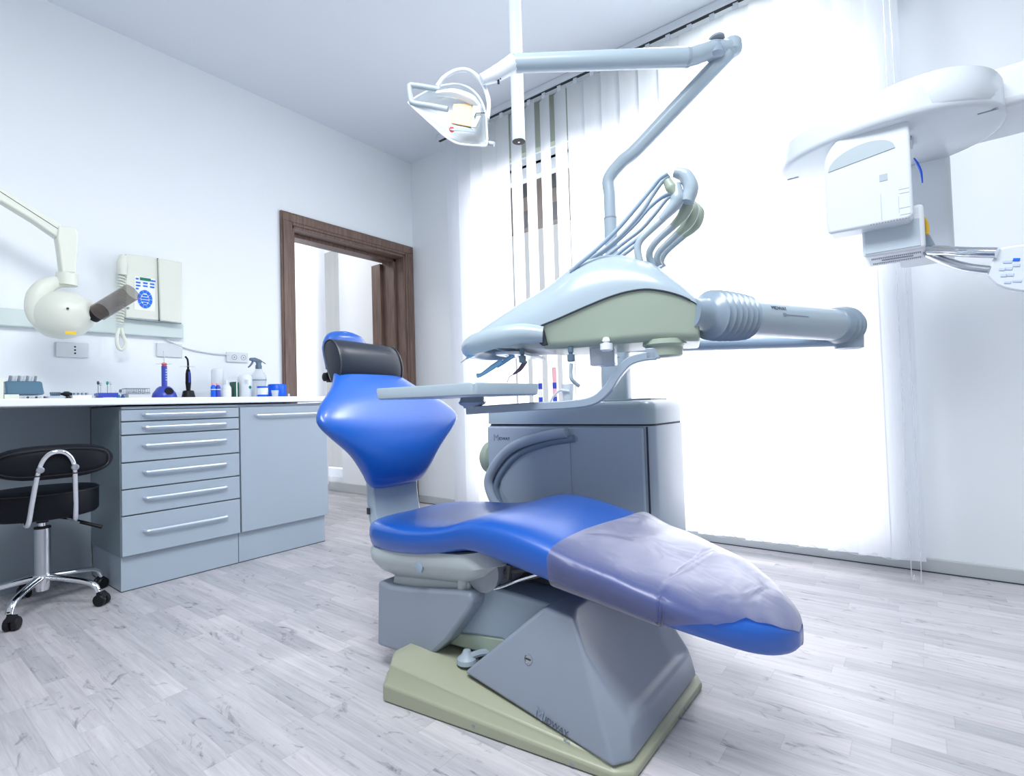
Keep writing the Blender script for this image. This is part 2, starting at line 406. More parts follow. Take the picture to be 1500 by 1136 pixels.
box(bm, (DX1-0.045, WA+0.09, 0), (DX1-0.02, WA+0.12, DZ-0.02)); box(bm, (DX0+0.02, WA+0.09, DZ-0.045), (DX1-0.02, WA+0.12, DZ-0.02))
obj('door_stop', bm, 'door_wood', door, bevel=0.003)
bm = nb(); box(bm, (DX1-0.050, WA+WT+0.01, 0.01), (DX1-0.006, WA+WT+0.135, DZ-0.03))
obj('door_leaf', bm, 'door_wood', door, bevel=0.004)

# ------------------------------------------------------------------ vertical blinds
def slat(parent, x, y, ang, z0, z1, wdt=0.127, name='slat'):
    s, c_ = sin(ang), cos(ang); n = 6; rings = []
    for z in (z0, z0+0.04, (z0+z1)/2, z1):
        row = []
        for k in range(n+1):
            t = k/n-0.5; bow = 0.004*(1-4*t*t)
            row.append((x + s*t*wdt - c_*bow, y + c_*t*wdt + s*bow, z))
        rings.append(row)
    return obj(name, loft(nb(), rings, closed=False), 'blind', parent)
vb = empty('vertical_blind', (BL, 1.5, 0.09), 'white fabric vertical blind covering the bright window wall behind the blue chair', 'blind')
bm = nb(); box(bm, (BL-0.03, 0.0, CEIL-0.042), (BL+0.02, 2.96, CEIL-0.001)); obj('headrail', bm, 'white_plastic', vb, bevel=0.003)
obj('rail_groove', box(nb(), (BL-0.015, 0.01, CEIL-0.046), (BL+0.005, 2.95, CEIL-0.0415)), 'dark_gap', vb)
ZT = CEIL-0.075
for i in range(23):
    y = 0.0625 + 0.06 + i*0.125 - 0.06
    ang = -radians(9 + 3*random.random())
    if i in (14, 15, 16, 17): ang = radians((20, 25, 24, 17)[i-14])
    if i in (1, 6, 7): ang = -radians(4)
    if i == 18: ang = radians(2)
    slat(vb, BL, y, ang, 0.085 + random.uniform(-0.004, 0.004), ZT)
for i in range(23):
    y = 0.0625+i*0.125; obj('slat_carrier', box(nb(), (BL-0.009, y-0.013, ZT-0.005), (BL+0.004, y+0.013, CEIL-0.0405)), 'white_plastic', vb)
for xo in (-0.012, 0.012):
    bm = nb()
    for i in range(22):
        y = 0.0625+i*0.125
        pts = [(BL+xo, y+t*0.125, 0.10-0.022*4*t*(1-t)) for t in (0, .25, .5, .75, 1)]
        tube(bm, pts, 0.0012, 5, 2)
    obj('bottom_chain', bm, 'clear_plastic', vb)
bm = nb(); tube(bm, [(BL-0.04, 0.03, 2.90), (BL-0.045, 0.02, 1.5), (BL-0.04, 0.02, 0.045), (BL-0.03, 0.045, 0.03), (BL-0.03, 0.055, 0.2), (BL-0.04, 0.05, 2.9)], 0.0022, 6, 6)
obj('pull_chain', bm, 'clear_plastic', vb)
fb = empty('vertical_blind', (BL-0.05, 5.2, 0.1), 'white vertical blind in the next room, seen through the brown doorway', 'blind')
bm = nb(); box(bm, (BL-0.06, 4.6, CEIL-0.05), (BL-0.01, 6.1, CEIL-0.001)); obj('headrail', bm, 'white_plastic', fb)
for i in range(12): slat(fb, BL-0.03, 4.66+i*0.12, -radians(8 if i else 30), 0.10, CEIL-0.05)

# houses seen through the gaps of the blind
fa = empty('apartment_house', (13.0, 7.5, -4), 'brown apartment house outside, glimpsed between the tilted blind slats', 'building')
obj('facade', box(nb(), (13.0, 6.4, 6.1), (13.6, 11.5, 8.3)), 'facade_brown', fa)
obj('glare_wall', box(nb(), (13.0, 6.4, -4), (13.6, 11.5, 6.1)), 'far_paint', fa)  # white block put in for the outdoor glare below the brown facade
for zz in (6.25, 7.2):
    for k in range(4): obj('window', box(nb(), (12.95, 6.7+k*1.2, zz), (13.02, 7.3+k*1.2, zz+0.5)), 'facade_dark', fa)
obj('ground', box(nb(), (WB+0.4, -8, -4.2), (13.0, 16, -4.05)), 'baseboard_grey')['kind'] = 'structure'
bpy.data.objects['ground'].name = 'ground'

# ------------------------------------------------------------------ cabinets along the left wall
CF, CT = 2.98, 0.92      # cabinet front plane, worktop height
X0, X1, X2 = 0.815, 1.364, 1.905
PL = 3.008
cab = empty('drawer_cabinet', (1.09, 3.2, 0), 'grey-blue metal drawer cabinet with six drawers under the white worktop', 'cabinet')
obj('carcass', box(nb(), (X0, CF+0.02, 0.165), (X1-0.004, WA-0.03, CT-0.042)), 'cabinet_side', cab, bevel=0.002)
obj('plinth', box(nb(), (X0+0.004, PL, 0.0), (X1-0.006, WA-0.03, 0.165)), 'cabinet_paint', cab)
obj('top_strip', box(nb(), (X0+0.004, CF+0.006, 0.866), (X1-0.006, CF+0.024, 0.877)), 'cabinet_paint', cab)
def bar_handle(parent, x0, x1, z):
    bm = nb(); y = CF-0.022
    tube(bm, [(x0, CF+0.001, z), (x0+0.004, y+0.006, z), (x0+0.016, y, z), (x0+0.05, y-0.002, z), ((x0+x1)/2, y-0.003, z), (x1-0.05, y-0.002, z), (x1-0.016, y, z), (x1-0.004, y+0.006, z), (x1, CF+0.001, z)], 0.0065, 8, 3)
    return obj('handle', bm, 'handle_metal', parent)
def zf(x, y): return onY(x, y, CF).z
edges = [zf(180, 600), zf(180, 618), zf(180, 638), zf(180, 678.5), zf(180, 718), zf(180, 757), zf(181, 817)]
for a, b in zip(edges, edges[1:]):
    d = obj('drawer', box(nb(), (X0+0.002, CF, b+0.004), (X1-0.005, CF+0.02, a-0.002)), 'cabinet_paint', cab, bevel=0.002)
    bar_handle(d, 0.905, 1.285, (a+b)/2 + 0.004 if a-b < .1 else (a+b)/2 + 0.014)
cup = empty('cupboard', (1.63, 3.2, 0), 'grey-blue cupboard with one wide door right of the drawers', 'cabinet')
obj('carcass', box(nb(), (X1, CF+0.02, 0.165), (X2, WA-0.03, CT-0.042)), 'cabinet_paint', cup, bevel=0.002)
obj('plinth', box(nb(), (X1-0.002, PL, 0.0), (X2-0.012, WA-0.03, 0.165)), 'cabinet_paint', cup)
d = obj('door', box(nb(), (X1+0.003, CF, edges[-1]+0.004), (X2, CF+0.02, edges[0]-0.002)), 'cabinet_paint', cup, bevel=0.002)
bar_handle(d, 1.45, 1.86, zf(400, 606)-0.004)
obj('floor_gap_shade', box(nb(), (X0+0.003, PL-0.0015, 0.0005), (X1-0.006, WA-0.03, 0.004)), 'dark_gap', cab)  # dark strip just proud of the plinth paints the shadow gap at the floor
obj('floor_gap_shade', box(nb(), (X1-0.002, PL-0.0015, 0.0005), (X2-0.011, WA-0.03, 0.004)), 'dark_gap', cup)  # same painted shadow line under the cupboard
bm = nb(); box(bm, (-1.6, CF-0.02, CT-0.034), (X2+0.03, WA-0.002, CT)); 
tag(obj('worktop', bm, 'worktop', bevel=0.006, seg=3), 'long white worktop over the grey cabinets along the left wall', 'worktop')
tag(obj('knee_shade_panel', box(nb(), (-1.6, WA-0.028, 0.0), (X0-0.002, WA-0.004, CT-0.035)), 'shade_and_part_grey'), 'added blue-grey panel painting the shade of the wall in the knee space under the worktop', 'panel')  # added sheet, its blue-grey paints the shade on the wall under the worktop
tag(obj('upstand', box(nb(), (-1.6, WA-0.014, CT), (X2-0.03, WA-0.002, CT+0.045)), 'white_plastic', bevel=0.003), 'low white upstand strip at the back of the worktop', 'trim')

# ------------------------------------------------------------------ dental chair
CX = 1.29
ch = empty('dental_chair', (CX, 0.85, 0), 'blue upholstered dental patient chair with grey base in the middle of the room', 'dental chair')
# seat cushion:   Y, half width, z top, z bottom, dip, centre shift
SK = [[-1.512, .05, .425, .400, 0, 0], [-1.507, .11, .445, .385, 0, 0], [-1.495, .155, .458, .374, .002, 0], [-1.465, .200, .468, .368, .006, 0], [-1.42, .232, .474, .366, .010, 0],
      [-1.33, .250, .480, .370, .016, 0], [-1.20, .256, .486, .384, .020, 0], [-1.08, .256, .504, .408, .016, 0], [-.99, .255, .530, .428, .006, 0], [-.93, .254, .536, .422, -.002, 0], [-.85, .252, .530, .408, -.004, 0],
      [-.75, .250, .510, .393, -.006, 0], [-.63, .246, .478, .374, -.006, 0], [-.52, .238, .448, .358, -.008, 0], [-.44, .226, .424, .344, -.008, 0], [-.38, .206, .404, .330, -.008, 0], [-.34, .184, .390, .318, -.008, 0], [-.30, .150, .374, .302, -.006, 0], [-.27, .116, .362, .292, -.004, 0], [-.245, .078, .350, .288, 0, 0], [-.230, .045, .338, .290, 0, 0], [-.222, .018, .325, .296, 0, 0]]
TIP = -.222
def seat_pt(t, a, grow=0.0, e=2/4.6):
    wd, zt, zb, dip, cs = lerpk(SK, t)
    wd += grow; zt += grow; zb -= grow; mid = (zt+zb)/2; h = (zt-zb)/2
    x = wd*sgnpow(cos(a), e); z = h*sgnpow(sin(a), e)
    if z > 0: z -= dip*(1-min(1, abs(x)/wd)**2)*(z/h)
    if z < 0: x *= 1-0.05*(-z/h)
    return (CX+cs+x, -t, mid+z)
def seat_ring(t, n=40): return [seat_pt(t, 2*pi*k/n) for k in range(n)]
ts = [-1.512, -1.510, -1.507, -1.502, -1.495, -1.485, -1.47, -1.45, -1.42] + [-1.40+0.04*i for i in range(28)] + [-.30, -.285, -.27, -.26, -.25, -.24, -.234, -.229, -.225, -.222]
obj('seat_cushion', loft(nb(), [seat_ring(t) for t in ts]), 'blue_vinyl', ch, sharp=80)
# clear grey plastic cover pulled over the foot end
ct = [-.69+0.44*k/60 for k in range(61)] + [-.245, -.24, -.236, -.232, -.229, -.226, -.223, -.220]
rings = []
for j, t in enumerate(ct):
    lim = min(.95, max(0, (t+.45)/.15)**.6*.95)           # the hem climbs the near side towards the tip
    a1 = pi-math.asin(max(-1, min(1, sgnpow(2*lim-1, 2.3)))); a1 = min(a1, radians(261)); row = []
    for k in range(61):
        a = radians(-81)+(a1-radians(-81))*k/60
        x, y, z = seat_pt(min(t, TIP), a, .006); s_ = x-CX
        wr = .0035*sin(22*s_+9*t)*sin(31*t+3*s_) + .004*max(0, (t+.42)/.25)*sin(46*s_+7*sin(20*t))
        if sin(a) > .2: z += wr
        row.append((x, y-(.10*s_*max(0, 1-j/12)), z))
    rings.append(row)
cb = loft(nb(), rings, closed=False)
tag(obj('plastic_cover', cb, 'cover', sharp=80), 'translucent grey plastic cover pulled over the foot end of the blue chair', 'cover')

# backrest
BK = [[0.0, 1.588, .553, .06, .012], [.012, 1.580, .556, .105, .024], [.035, 1.570, .566, .128, .034], [.09, 1.556, .605, .156, .042], [.17, 1.552, .68, .214, .046], [.24, 1.562, .745, .292, .042],
      [.275, 1.574, .775, .322, .040], [.305, 1.590, .80, .322, .040], [.35, 1.618, .838, .292, .042], [.40, 1.648, .875, .246, .042], [.45, 1.682, .915, .198, .040], [.50, 1.72, .955, .160, .036], [.55, 1.755, .99, .13, .032], [.57, 1.765, 1.0, .09, .02]]
def back_ring(t, n=40, e=2/2.6):
    y, z, wd, th = lerpk(BK, t); y2, z2 = lerpk(BK, min(.57, t+.02))[:2]; y1, z1 = lerpk(BK, max(0, t-.02))[:2]
    d = Vector((0, y2-y1, z2-z1)).normalized(); nn = Vector((0, -d.z, d.y))     # normal towards the patient side
    out = []
    for k in range(n):
        a = 2*pi*k/n; x = wd*sgnpow(cos(a), e); q = th*sgnpow(sin(a), e)
        curve = 0.024*(abs(x)/.31)**2 - 0.006                                   # wings come forward
        out.append(Vector((CX+x, y, z)) + nn*(q+curve))
    return out
tb = [0, .004, .008, .012, .02, .028, .035] + [.045+.0155*k for k in range(33)] + [.555, .563, .57]
obj('backrest', loft(nb(), [back_ring(t) for t in tb]), 'blue_vinyl', ch, sharp=80)
# headrest
bm = nb(); rr = []
for t in [0, .02, .06, .12, .25, .4, .55, .7, .82, .9, .95, .98, 1]:
    zc = .985+.175*t; yc = 1.83+.055*t; wv = .115*(1-max(0, t-.45)**2*1.6)*(1-max(0, .06-t)*6)
    if t > .9: wv *= max(.15, math.sqrt(max(0, 1-((t-.9)/.1)**2))*.75+.25*(t < 1))
    th = .030*(1 if t < .95 else .5)
    rr.append([(CX+wv*sgnpow(cos(2*pi*k/28), .8), yc+th*sgnpow(sin(2*pi*k/28), .8), zc) for k in range(28)])
obj('headrest', loft(bm, rr), 'blue_vinyl', ch, sharp=80)
def pillow_ring(x, sc_=1.0):
    out = []
    for k in range(36):
        a = 2*pi*k/36
        u = .048*sgnpow(cos(a), .85)*sc_; v = .087*sgnpow(sin(a), .85)*sc_
        u += .014*math.cos(v/.08*1.4)                                            # rounded face towards the patient
        d = Vector((0, .30, .954)); nn = Vector((0, -.954, .30))
        out.append(Vector((x, 1.752, 1.014-.10*(x-CX)*.4)) + d*v + nn*u)
    return out
xs = [-.150, -.147, -.138, -.10, -.05, 0, .05, .10, .132, .146, .151]
pl = obj('neck_pillow', loft(nb(), [pillow_ring(CX+x, (.80 if abs(x) > .149 else .93 if abs(x) > .144 else 1 if abs(x) > .12 else 1.02)) for x in xs]), 'pillow_vinyl', ch, sharp=80)
for s in (-1, 1):
    bm = nb(); P = pillow_ring(CX+s*.146, .97); tube(bm, [*P, P[0]], .003, 6, 0); obj('piping', bm, 'piping', pl)
bm = nb(); obox(bm, (CX-.06, 1.84, .965), ((1, 0, 0), (0, 1, 0), (0, 0, 1)), (.04, .02, .02)); lathe(bm, (CX-.125, 1.84, .965), (1, 0, 0), [(.010, 0), (.017, .004), (.017, .026), (.010, .03)], 14)
obj('headrest_bracket', bm, 'black_plastic', ch)
# bracket between backrest and seat
bm = nb(); path = [(1.40, .30), (1.50, .33), (1.575, .40), (1.60, .50), (1.605, .60), (1.63, .72), (1.68, .84)]
sp = smooth_path([(0, a, b) for a, b in path], 6); rings = []
for i, p in enumerate(sp):
    d = (sp[min(i+1, len(sp)-1)]-sp[max(i-1, 0)]).normalized(); nn = Vector((0, -d.z, d.y)); q = []
    for x, t in ((-.105, -.014), (-.115, 0), (-.105, .014), (.105, .014), (.115, 0), (.105, -.014)): q.append((CX+.01+x, p.y+nn.y*t*1.6, p.z+nn.z*t*1.6))
    rings.append(q)
obj('backrest_bracket', loft(bm, rings), 'unit_light', ch, bevel=.004)
bm = nb(); box(bm, (CX-.112, 1.585, .452), (CX-.108, 1.600, .475)); obj('bracket_slot', bm, 'dark_gap', ch)
# white pan below the seat
bm = nb()
def rrect(xc, yc, hx, hy, r, z, n=6):
    out = []
    for (sx, sy, a0) in ((1, 1, 0), (-1, 1, 90), (-1, -1, 180), (1, -1, 270)):
        for k in range(n+1):
            a = radians(a0+90*k/n); out.append((xc+sx*(hx-r)+r*cos(a), yc+sy*(hy-r)+r*sin(a), z))
    return out
def pan_ring(z, gx, gy, r): return rrect(CX, 1.20, .228+gx, .265+gy, r, z)
rings = []
for z, gx, y0, y1, r in ((.388, 0, .935, 1.475, .10), (.372, .006, .93, 1.482, .10), (.345, .004, .91, 1.478, .10), (.318, -.015, .945, 1.455, .09), (.296, -.045, 1.0, 1.41, .07)):
    rings.append([(x, y, z + (.052*max(0, (1.25-y)/.33) if z < .5 else 0)) for x, y, z in rrect(CX, (y0+y1)/2, .232+gx, (y1-y0)/2, r, z)])
obj('seat_pan', loft(bm, rings), 'frame_white', ch, sharp=50)
bm = nb(); lathe(bm, onX(614, 831, CX-.237), (-1, 0, 0), [(.0, -.004), (.017, -.003), (.017, .003), (.012, .005)], 6); obj('pan_screw_cap', bm, 'unit_grey', ch)
# neck under the pan, hinge and mechanism
bm = nb(); prism(bm, [(CX-.19, 1.36, .30), (CX-.19, 1.03, .335), (CX-.19, 1.03, .30), (CX-.19, 1.08, .275), (CX-.19, 1.37, .265)], (1, 0, 0), .38)
obj('seat_neck', bm, 'frame_white', ch, bevel=.008)
bm = nb(); cyl(bm, (CX-.185, 1.055, .31), (CX-.185, 1.055, .365), .018, 16); obj('neck_boss', bm, 'frame_white', ch)
bm = nb(); lathe(bm, (CX-.19, .985, .375), (1, 0, 0), [(.03, 0), (.062, .004), (.062, .34), (.03, .345)], 24); obj('tilt_motor', bm, 'vent_dark', ch)
bm = nb()
box(bm, (CX-.06, .80, .325), (CX+.14, 1.05, .40)); cyl(bm, (CX-.16, .93, .372), (CX-.16, .80, .405), .006, 8); cyl(bm, (CX-.17, .955, .33), (CX-.17, .79, .39), .003, 8); cyl(bm, (CX-.165, .90, .40), (CX-.165, .905, .36), .009, 8)
obj('tilt_mechanism', bm, 'mechanism', ch)
bm = nb(); tube(bm, [(CX-.175, 1.02, .305), (CX-.18, .93, .335), (CX-.18, .85, .372), (CX-.17, .78, .40)], .0035, 8); obj('linkage_rod', bm, 'chrome', ch)
# grey casing at the rear of the lift arm
XN = CX-.215
def onxn(x, y, X=XN): p = onX(x, y, X); return (X, p.y, p.z)
poly = [onxn(*p) for p in ((553, 850), (552, 945), (618, 966), (632, 960), (654, 940), (688, 893), (692, 880), (688, 868), (672, 865), (600, 862), (570, 858))]
obj('lift_casing', prism(nb(), poly, (1, 0, 0), .40), 'hood_grey', ch, bevel=.012, seg=3)
# lift arm: sloping beam from the casing down into the hood
def armpt(s, z): return (CX-.16, s, z)
poly = [armpt(1.22, .345), armpt(.62, .330), armpt(.62, .10), armpt(.93, .165), armpt(1.18, .120)]
obj('lift_arm', prism(nb(), [armpt(1.20, .315), armpt(.98, .325), armpt(.74, .315), armpt(.74, .13), armpt(.94, .185), armpt(1.20, .150)], (1, 0, 0), .30), 'unit_grey', ch, bevel=.008)
obj('lift_arm_lower', prism(nb(), [armpt(1.18, .152), armpt(.94, .187), armpt(.70, .16), armpt(.70, .06), armpt(.92, .135), armpt(1.16, .118)], (1, 0, 0), .30), 'body_beige', ch, bevel=.005)
# beige plinth on the floor
def ring_(pts): return pts
PB = [(.955, 1.24), (1.005, 1.285), (1.58, 1.285), (1.62, 1.24), (1.565, .55), (1.53, .525), (1.075, .525), (1.045, .56)]
def plin(ins, zr, zf_):
    out = []; cx_, cy_ = 1.285, .90
    for x, y in PB:
        xx = x + (ins if x < cx_ else -ins); yy = y + (ins if y < cy_ else -ins)
        out.append((xx, yy, zr + (zf_-zr)*(1.26-y)/.74))
    return out
rings = [plin(0.004, 0.0, 0.0), plin(0, .006, .006), plin(0, .048, .018), plin(.006, .056, .024), plin(.016, .105, .032), plin(.030, .113, .036), plin(.10, .114, .036)]
pb = obj('base_plinth', loft(nb(), rings), 'plinth_beige', ch, bevel=.006, seg=3, sharp=30)
for p, q in (((668, 1066), None), ((637, 1052), None)):
    P = onX(668, 1066, 1.005)
bm = nb()
for y, zc in ((.93, .020), (.66, .010)):
    xx = .955+(1.24-y)/(1.24-.56)*.09; lathe(bm, (xx+.004, y, zc), (-1, 0, 0), [(.0, 0), (.005, .0), (.005, .005)], 10)
for x_, z_ in ((1.385, .032), (1.345, .030)): lathe(bm, (x_, .531, z_-.02), (0, -1, 0), [(.0, 0), (.005, 0), (.005, .007)], 10)
obj('plinth_screw', bm, 'vent_dark', pb)
bm = nb(); lathe(bm, (1.10, 1.045, .107), (0, 0, 1), [(.030, 0), (.028, .012), (.016, .022), (.010, .034), (.0, .036)], 18); tube(bm, [(1.10, 1.045, .12), (1.13, 1.0, .135), (1.17, .95, .12)], .010, 8)
obj('foot_switch', bm, 'shade_and_part_grey', ch)
# grey hood over the base
# corners: near face lies almost in the plane X = 1.06, front face slopes up from the front rim
N_ = {k: v for k, v in dict(
    nb_=(1.052, 1.015, .105), nt=(1.085, .765, .325), nm=(1.085, .675, .318), nk=(1.072, .640, .245),
    nf=(1.046, .562, .030), fb=(1.085, .534, .032), ff=(1.515, .534, .040), fr=(1.548, .56, .042), rb=(1.53, 1.015, .100), rt=(1.50, .765, .325),
    rm=(1.50, .675, .318), rk=(1.505, .640, .245), f1=(1.10, .545, .105), f2=(1.50, .545, .115)).items()}
bm = nb()
V = {k: bm.verts.new(v) for k, v in N_.items()}
dent_t = [bm.verts.new((x, .712, .318)) for x in (1.16, 1.42)]
dent_b = [bm.verts.new((x, .572, .115)) for x in (1.15, 1.45)]
F = lambda *k: bm.faces.new([V[i] if isinstance(i, str) else i for i in k])
F('nb_', 'nt', 'nm', 'nk', 'nf')
F('nk', 'f1', 'nf'); F('nf', 'f1', 'fb')
F('f1', 'f2', 'ff', 'fb'); F('f2', 'fr', 'ff')
F('nm', dent_t[0], 'nk'); F('nk', dent_t[0], dent_b[0]); F('nk', dent_b[0], 'f1'); F(dent_t[0], dent_t[1], dent_b[1], dent_b[0])
F(dent_b[0], dent_b[1], 'f2', 'f1'); F(dent_t[1], 'rm', 'rk'); F(dent_t[1], 'rk', dent_b[1]); F(dent_b[1], 'rk', 'f2')
F('rb', 'fr', 'f2', 'rk', 'rm', 'rt'); F('nt', 'rt', 'rm', dent_t[1], dent_t[0], 'nm'); F('nb_', 'rb', 'rt', 'nt')
F('nb_', 'nf', 'fb', 'ff', 'fr', 'rb')
_a, _b, _c = Vector(N_['nb_']), Vector(N_['nf']), Vector(N_['nt']); _n = (_b-_a).cross(_c-_a).normalized()
for k_ in ('nm', 'nk'):
    v_ = V[k_]; v_.co.x -= (v_.co-_a).dot(_n)/_n.x
obj('base_hood', bm, 'hood_grey', ch, bevel=.010, seg=3, sharp=60)
def hoodpt(x, y):
    """where the sight line meets the near face of the hood"""
    a, b, c_ = Vector(N_['nb_']), Vector(N_['nf']), Vector(N_['nt']); n_ = (b-a).cross(c_-a).normalized()
    d_ = ray(x, y); return C0 + d_*((a-C0).dot(n_)/d_.dot(n_)), n_
P, nh = hoodpt(774, 965)
if nh.x > 0: nh = -nh
lk = obj('hood_lock', lathe(nb(), P-nh*.002, nh, [(0, 0), (.0125, 0), (.0125, .004), (.010, .005), (.009, .003), (0, .003)], 24), 'brushed_steel', ch)
bm = nb(); obox(bm, P+nh*.002, (nh, (0, -1, -.05), (0, 0, 1)), (.0012, .008, .0015)); obj('key_slot', bm, 'dark_gap', lk)
P, _ = hoodpt(783, 1047); Q, _ = hoodpt(826, 1077); xd = (Q-P); up_ = nh.cross(xd.normalized()); 
if up_.z < 0: up_ = -up_
sz = xd.length/3.2
P2, _ = hoodpt(798, 1056)
lg = text('maker_logo', 'M', P, xd, up_, sz*1.25, 'logo_pale', ch, off=.003)
text('maker_name', 'IDWAY', P2, xd, up_, sz*.75, 'logo_ink', ch, off=.003)
P3, _ = hoodpt(826, 1083); text('model_mark', 'eco', P3, xd, up_, sz*.45, 'logo_pale', ch, off=.003)
# ------------------------------------------------------------------ dental unit cabinet behind the chair
UX, UY0, UY1, UD = 1.75, .735, 1.505, .30
un = empty('dental_unit_cabinet', (UX+UD/2, 1.12, 0), 'grey dental unit cabinet with curved rail behind the blue chair seat', 'cabinet')
def runit(x0, x1, y0, y1, r, z): return rrect((x0+x1)/2, (y0+y1)/2, (x1-x0)/2, (y1-y0)/2, r, z)
obj('body', loft(nb(), [runit(UX, UX+UD, UY0, UY1, .03, z) for z in (.0, .745)]), 'unit_cabinet_grey', un, sharp=50)
obj('front_panel', box(nb(), (UX-.012, UY0+.035, .10), (UX+.004, UY1-.01, .742)), 'unit_cabinet_grey', un, bevel=.008, seg=3)
obj('seam', loft(nb(), [runit(UX+.004, UX+UD-.004, UY0+.004, UY1-.004, .03, z) for z in (.744, .752)]), 'dark_gap', un)
obj('side_seam', box(nb(), (UX-.002, UY0+.022, .05), (UX+.002, UY0+.028, .742)), 'dark_gap', un)
rings = [runit(UX-.012+g, UX+UD-g, UY0-g*-1, UY1-g, .04, z) for z, g in ((.752, 0), (.80, .0), (.822, .004), (.832, .014), (.836, .03))]
obj('top_cover', loft(nb(), rings), 'unit_light', un, sharp=50)
obj('top_plate', box(nb(), (UX+.10, UY0+.05, .834), (UX+.26, UY0+.26, .844)), 'unit_light', un, bevel=.003)
bm = nb(); lathe(bm, (UX+.05, UY1-.02, .60), (0, 1, 0), [(.02, 0), (.05, .004), (.07, .02), (.07, .05), (.05, .07)], 24)
obj('side_bulge', bm, 'body_beige', un)
# curved rail standing proud of the panel, with the sunk grey field inside it
def upt(x, y, o=0): p = onX(x, y, UX-.012-o); return (UX-.012-o, p.y, p.z)
cv = [(830, 633), (790, 640), (752, 654), (729, 676), (716, 702), (721, 726), (735, 750), (760, 790)]
bm = nb(); tube(bm, [upt(x, y, .016) for x, y in cv], .021, 14, 8); rl = obj('curved_rail', bm, 'unit_cabinet_grey', un)
bm = nb(); tube(bm, [upt(x+11, y+9, .006) for x, y in cv], .014, 10, 8); obj('rail_painted_shadow', bm, 'unit_dark', rl)  # dark tube inside the curve paints the rail's shadow on the panel
poly = [upt(x, y) for x, y in [(835, 638), (800, 646), (765, 660), (744, 680), (733, 702), (738, 724), (752, 748), (780, 790), (840, 790)]]
obj('recess_panel', prism(nb(), poly, (-1, 0, 0), .004), 'unit_cabinet_grey', un, bevel=.002)
P = Vector(upt(723, 645)); text('maker_logo', 'M', P, (0, -1, 0), (0, 0, 1), .040, 'logo_pale', un)
P = Vector(upt(731, 644)); text('maker_name', 'IDWAY', P, (0, -1, 0), (0, 0, 1), .018, 'logo_ink', un)
# post and lamp pole socket
PX, PY = 1.915, .955
bm = nb(); loft(bm, [rrect(PX, PY, .045, .055, .03, z) for z in (.84, 1.10)]); obj('post', bm, 'unit_light', un, sharp=50)
bm = nb(); cyl(bm, (PX, PY, 1.10), (PX, PY, 1.575), .026, 24); obj('lamp_socket_pole', bm, 'unit_light', un)
bm = nb(); cyl(bm, (PX, PY, 1.573), (PX, PY, 1.579), .0265, 24); obj('pole_joint', bm, 'vent_dark', un)

# ------------------------------------------------------------------ operating lamp
EL = at(1070, 66, 1.90); EL = Vector(EL)
la = empty('operating_lamp', (PX, PY, 1.579), 'white dental operating lamp on a jointed tubular arm, shield lit warm', 'lamp')
bend = Vector((PX, PY, 1.74)); low = Vector((PX, PY, 1.58))
e0 = at(1068, 76, 1.90)
bm = nb(); tube(bm, [low, low.lerp(bend, .6), bend, bend.lerp(e0, .12)+Vector((0, 0, .012)), bend.lerp(e0, .25), bend.lerp(e0, .6), e0], [.024, .024, .025, .026, .027, .028, .029], 20, 8); obj('lower_arm', bm, 'unit_light', la)
k0 = at(1073, 64, 1.90); 
bm = nb(); lathe(bm, k0+Vector((0, 0, -.038)), (.15, .1, 1), [(.018, 0), (.030, .006), (.034, .02), (.034, .045), (.028, .056), (0, .058)], 24); obj('elbow_joint', bm, 'unit_light', la)
a0 = at(1040, 72, 1.885); a1 = at(1005, 84, 1.88); a2 = at(752, 93, 1.845)
bm = nb(); lathe(bm, at(1048, 80, 1.885)+Vector((0, 0, -.01)), (.1, .1, 1), [(.024, 0), (.031, .005), (.031, .045), (.026, .052), (0, .054)], 24); obj('upper_joint', bm, 'unit_grey', la)
bm = nb(); tube(bm, [at(1075, 70, 1.90), at(1045, 72, 1.89), at(1020, 80, 1.882), a1], [.026, .031, .033, .034], 18, 6); obj('joint_fork', bm, 'unit_light', la)
bm = nb(); lathe(bm, at(1050, 60, 1.885), (.1, .1, 1), [(.024, 0), (.028, .003), (.028, .010), (.02, .014)], 24); obj('joint_cap', bm, 'vent_dark', la)
bm = nb(); tube(bm, [a1, a2], [.034, .031], 24, 0); obj('spring_arm', bm, 'unit_light', la)
bm = nb(); lathe(bm, a1-(a2-a1).normalized()*.004, a1-a2, [(.0345, -.006), (.0355, 0), (.0345, .006)], 24); obj('arm_collar', bm, 'unit_grey', la)
h0 = at(705, 117, 1.82)
bm = nb(); tube(bm, [a2, at(742, 99, 1.838), at(727, 108, 1.828), h0], [.032, .029, .027, .019], 12, 5, flat=1.0); obj('yoke_link', bm, 'white_gloss', la, sharp=30)
bm = nb(); kp = at(730, 116, 1.825); lathe(bm, kp+Vector((0, 0, .006)), (0, 0, -1), [(0, 0), (.010, 0), (.010, .006), (.004, .008), (.004, .022), (0, .023)], 16); obj('tension_knob', bm, 'black_plastic', la)
# swivel ring
bm = nb(); tube(bm, [at(640, 127, 1.79), at(650, 114, 1.80), at(667, 104, 1.81), at(685, 103, 1.825), at(701, 114, 1.835), at(711, 131, 1.84), at(716, 152, 1.84), at(714, 174, 1.835)], .0075, 12, 6, flat=1.0); obj('yoke_ring', bm, 'white_gloss', la)
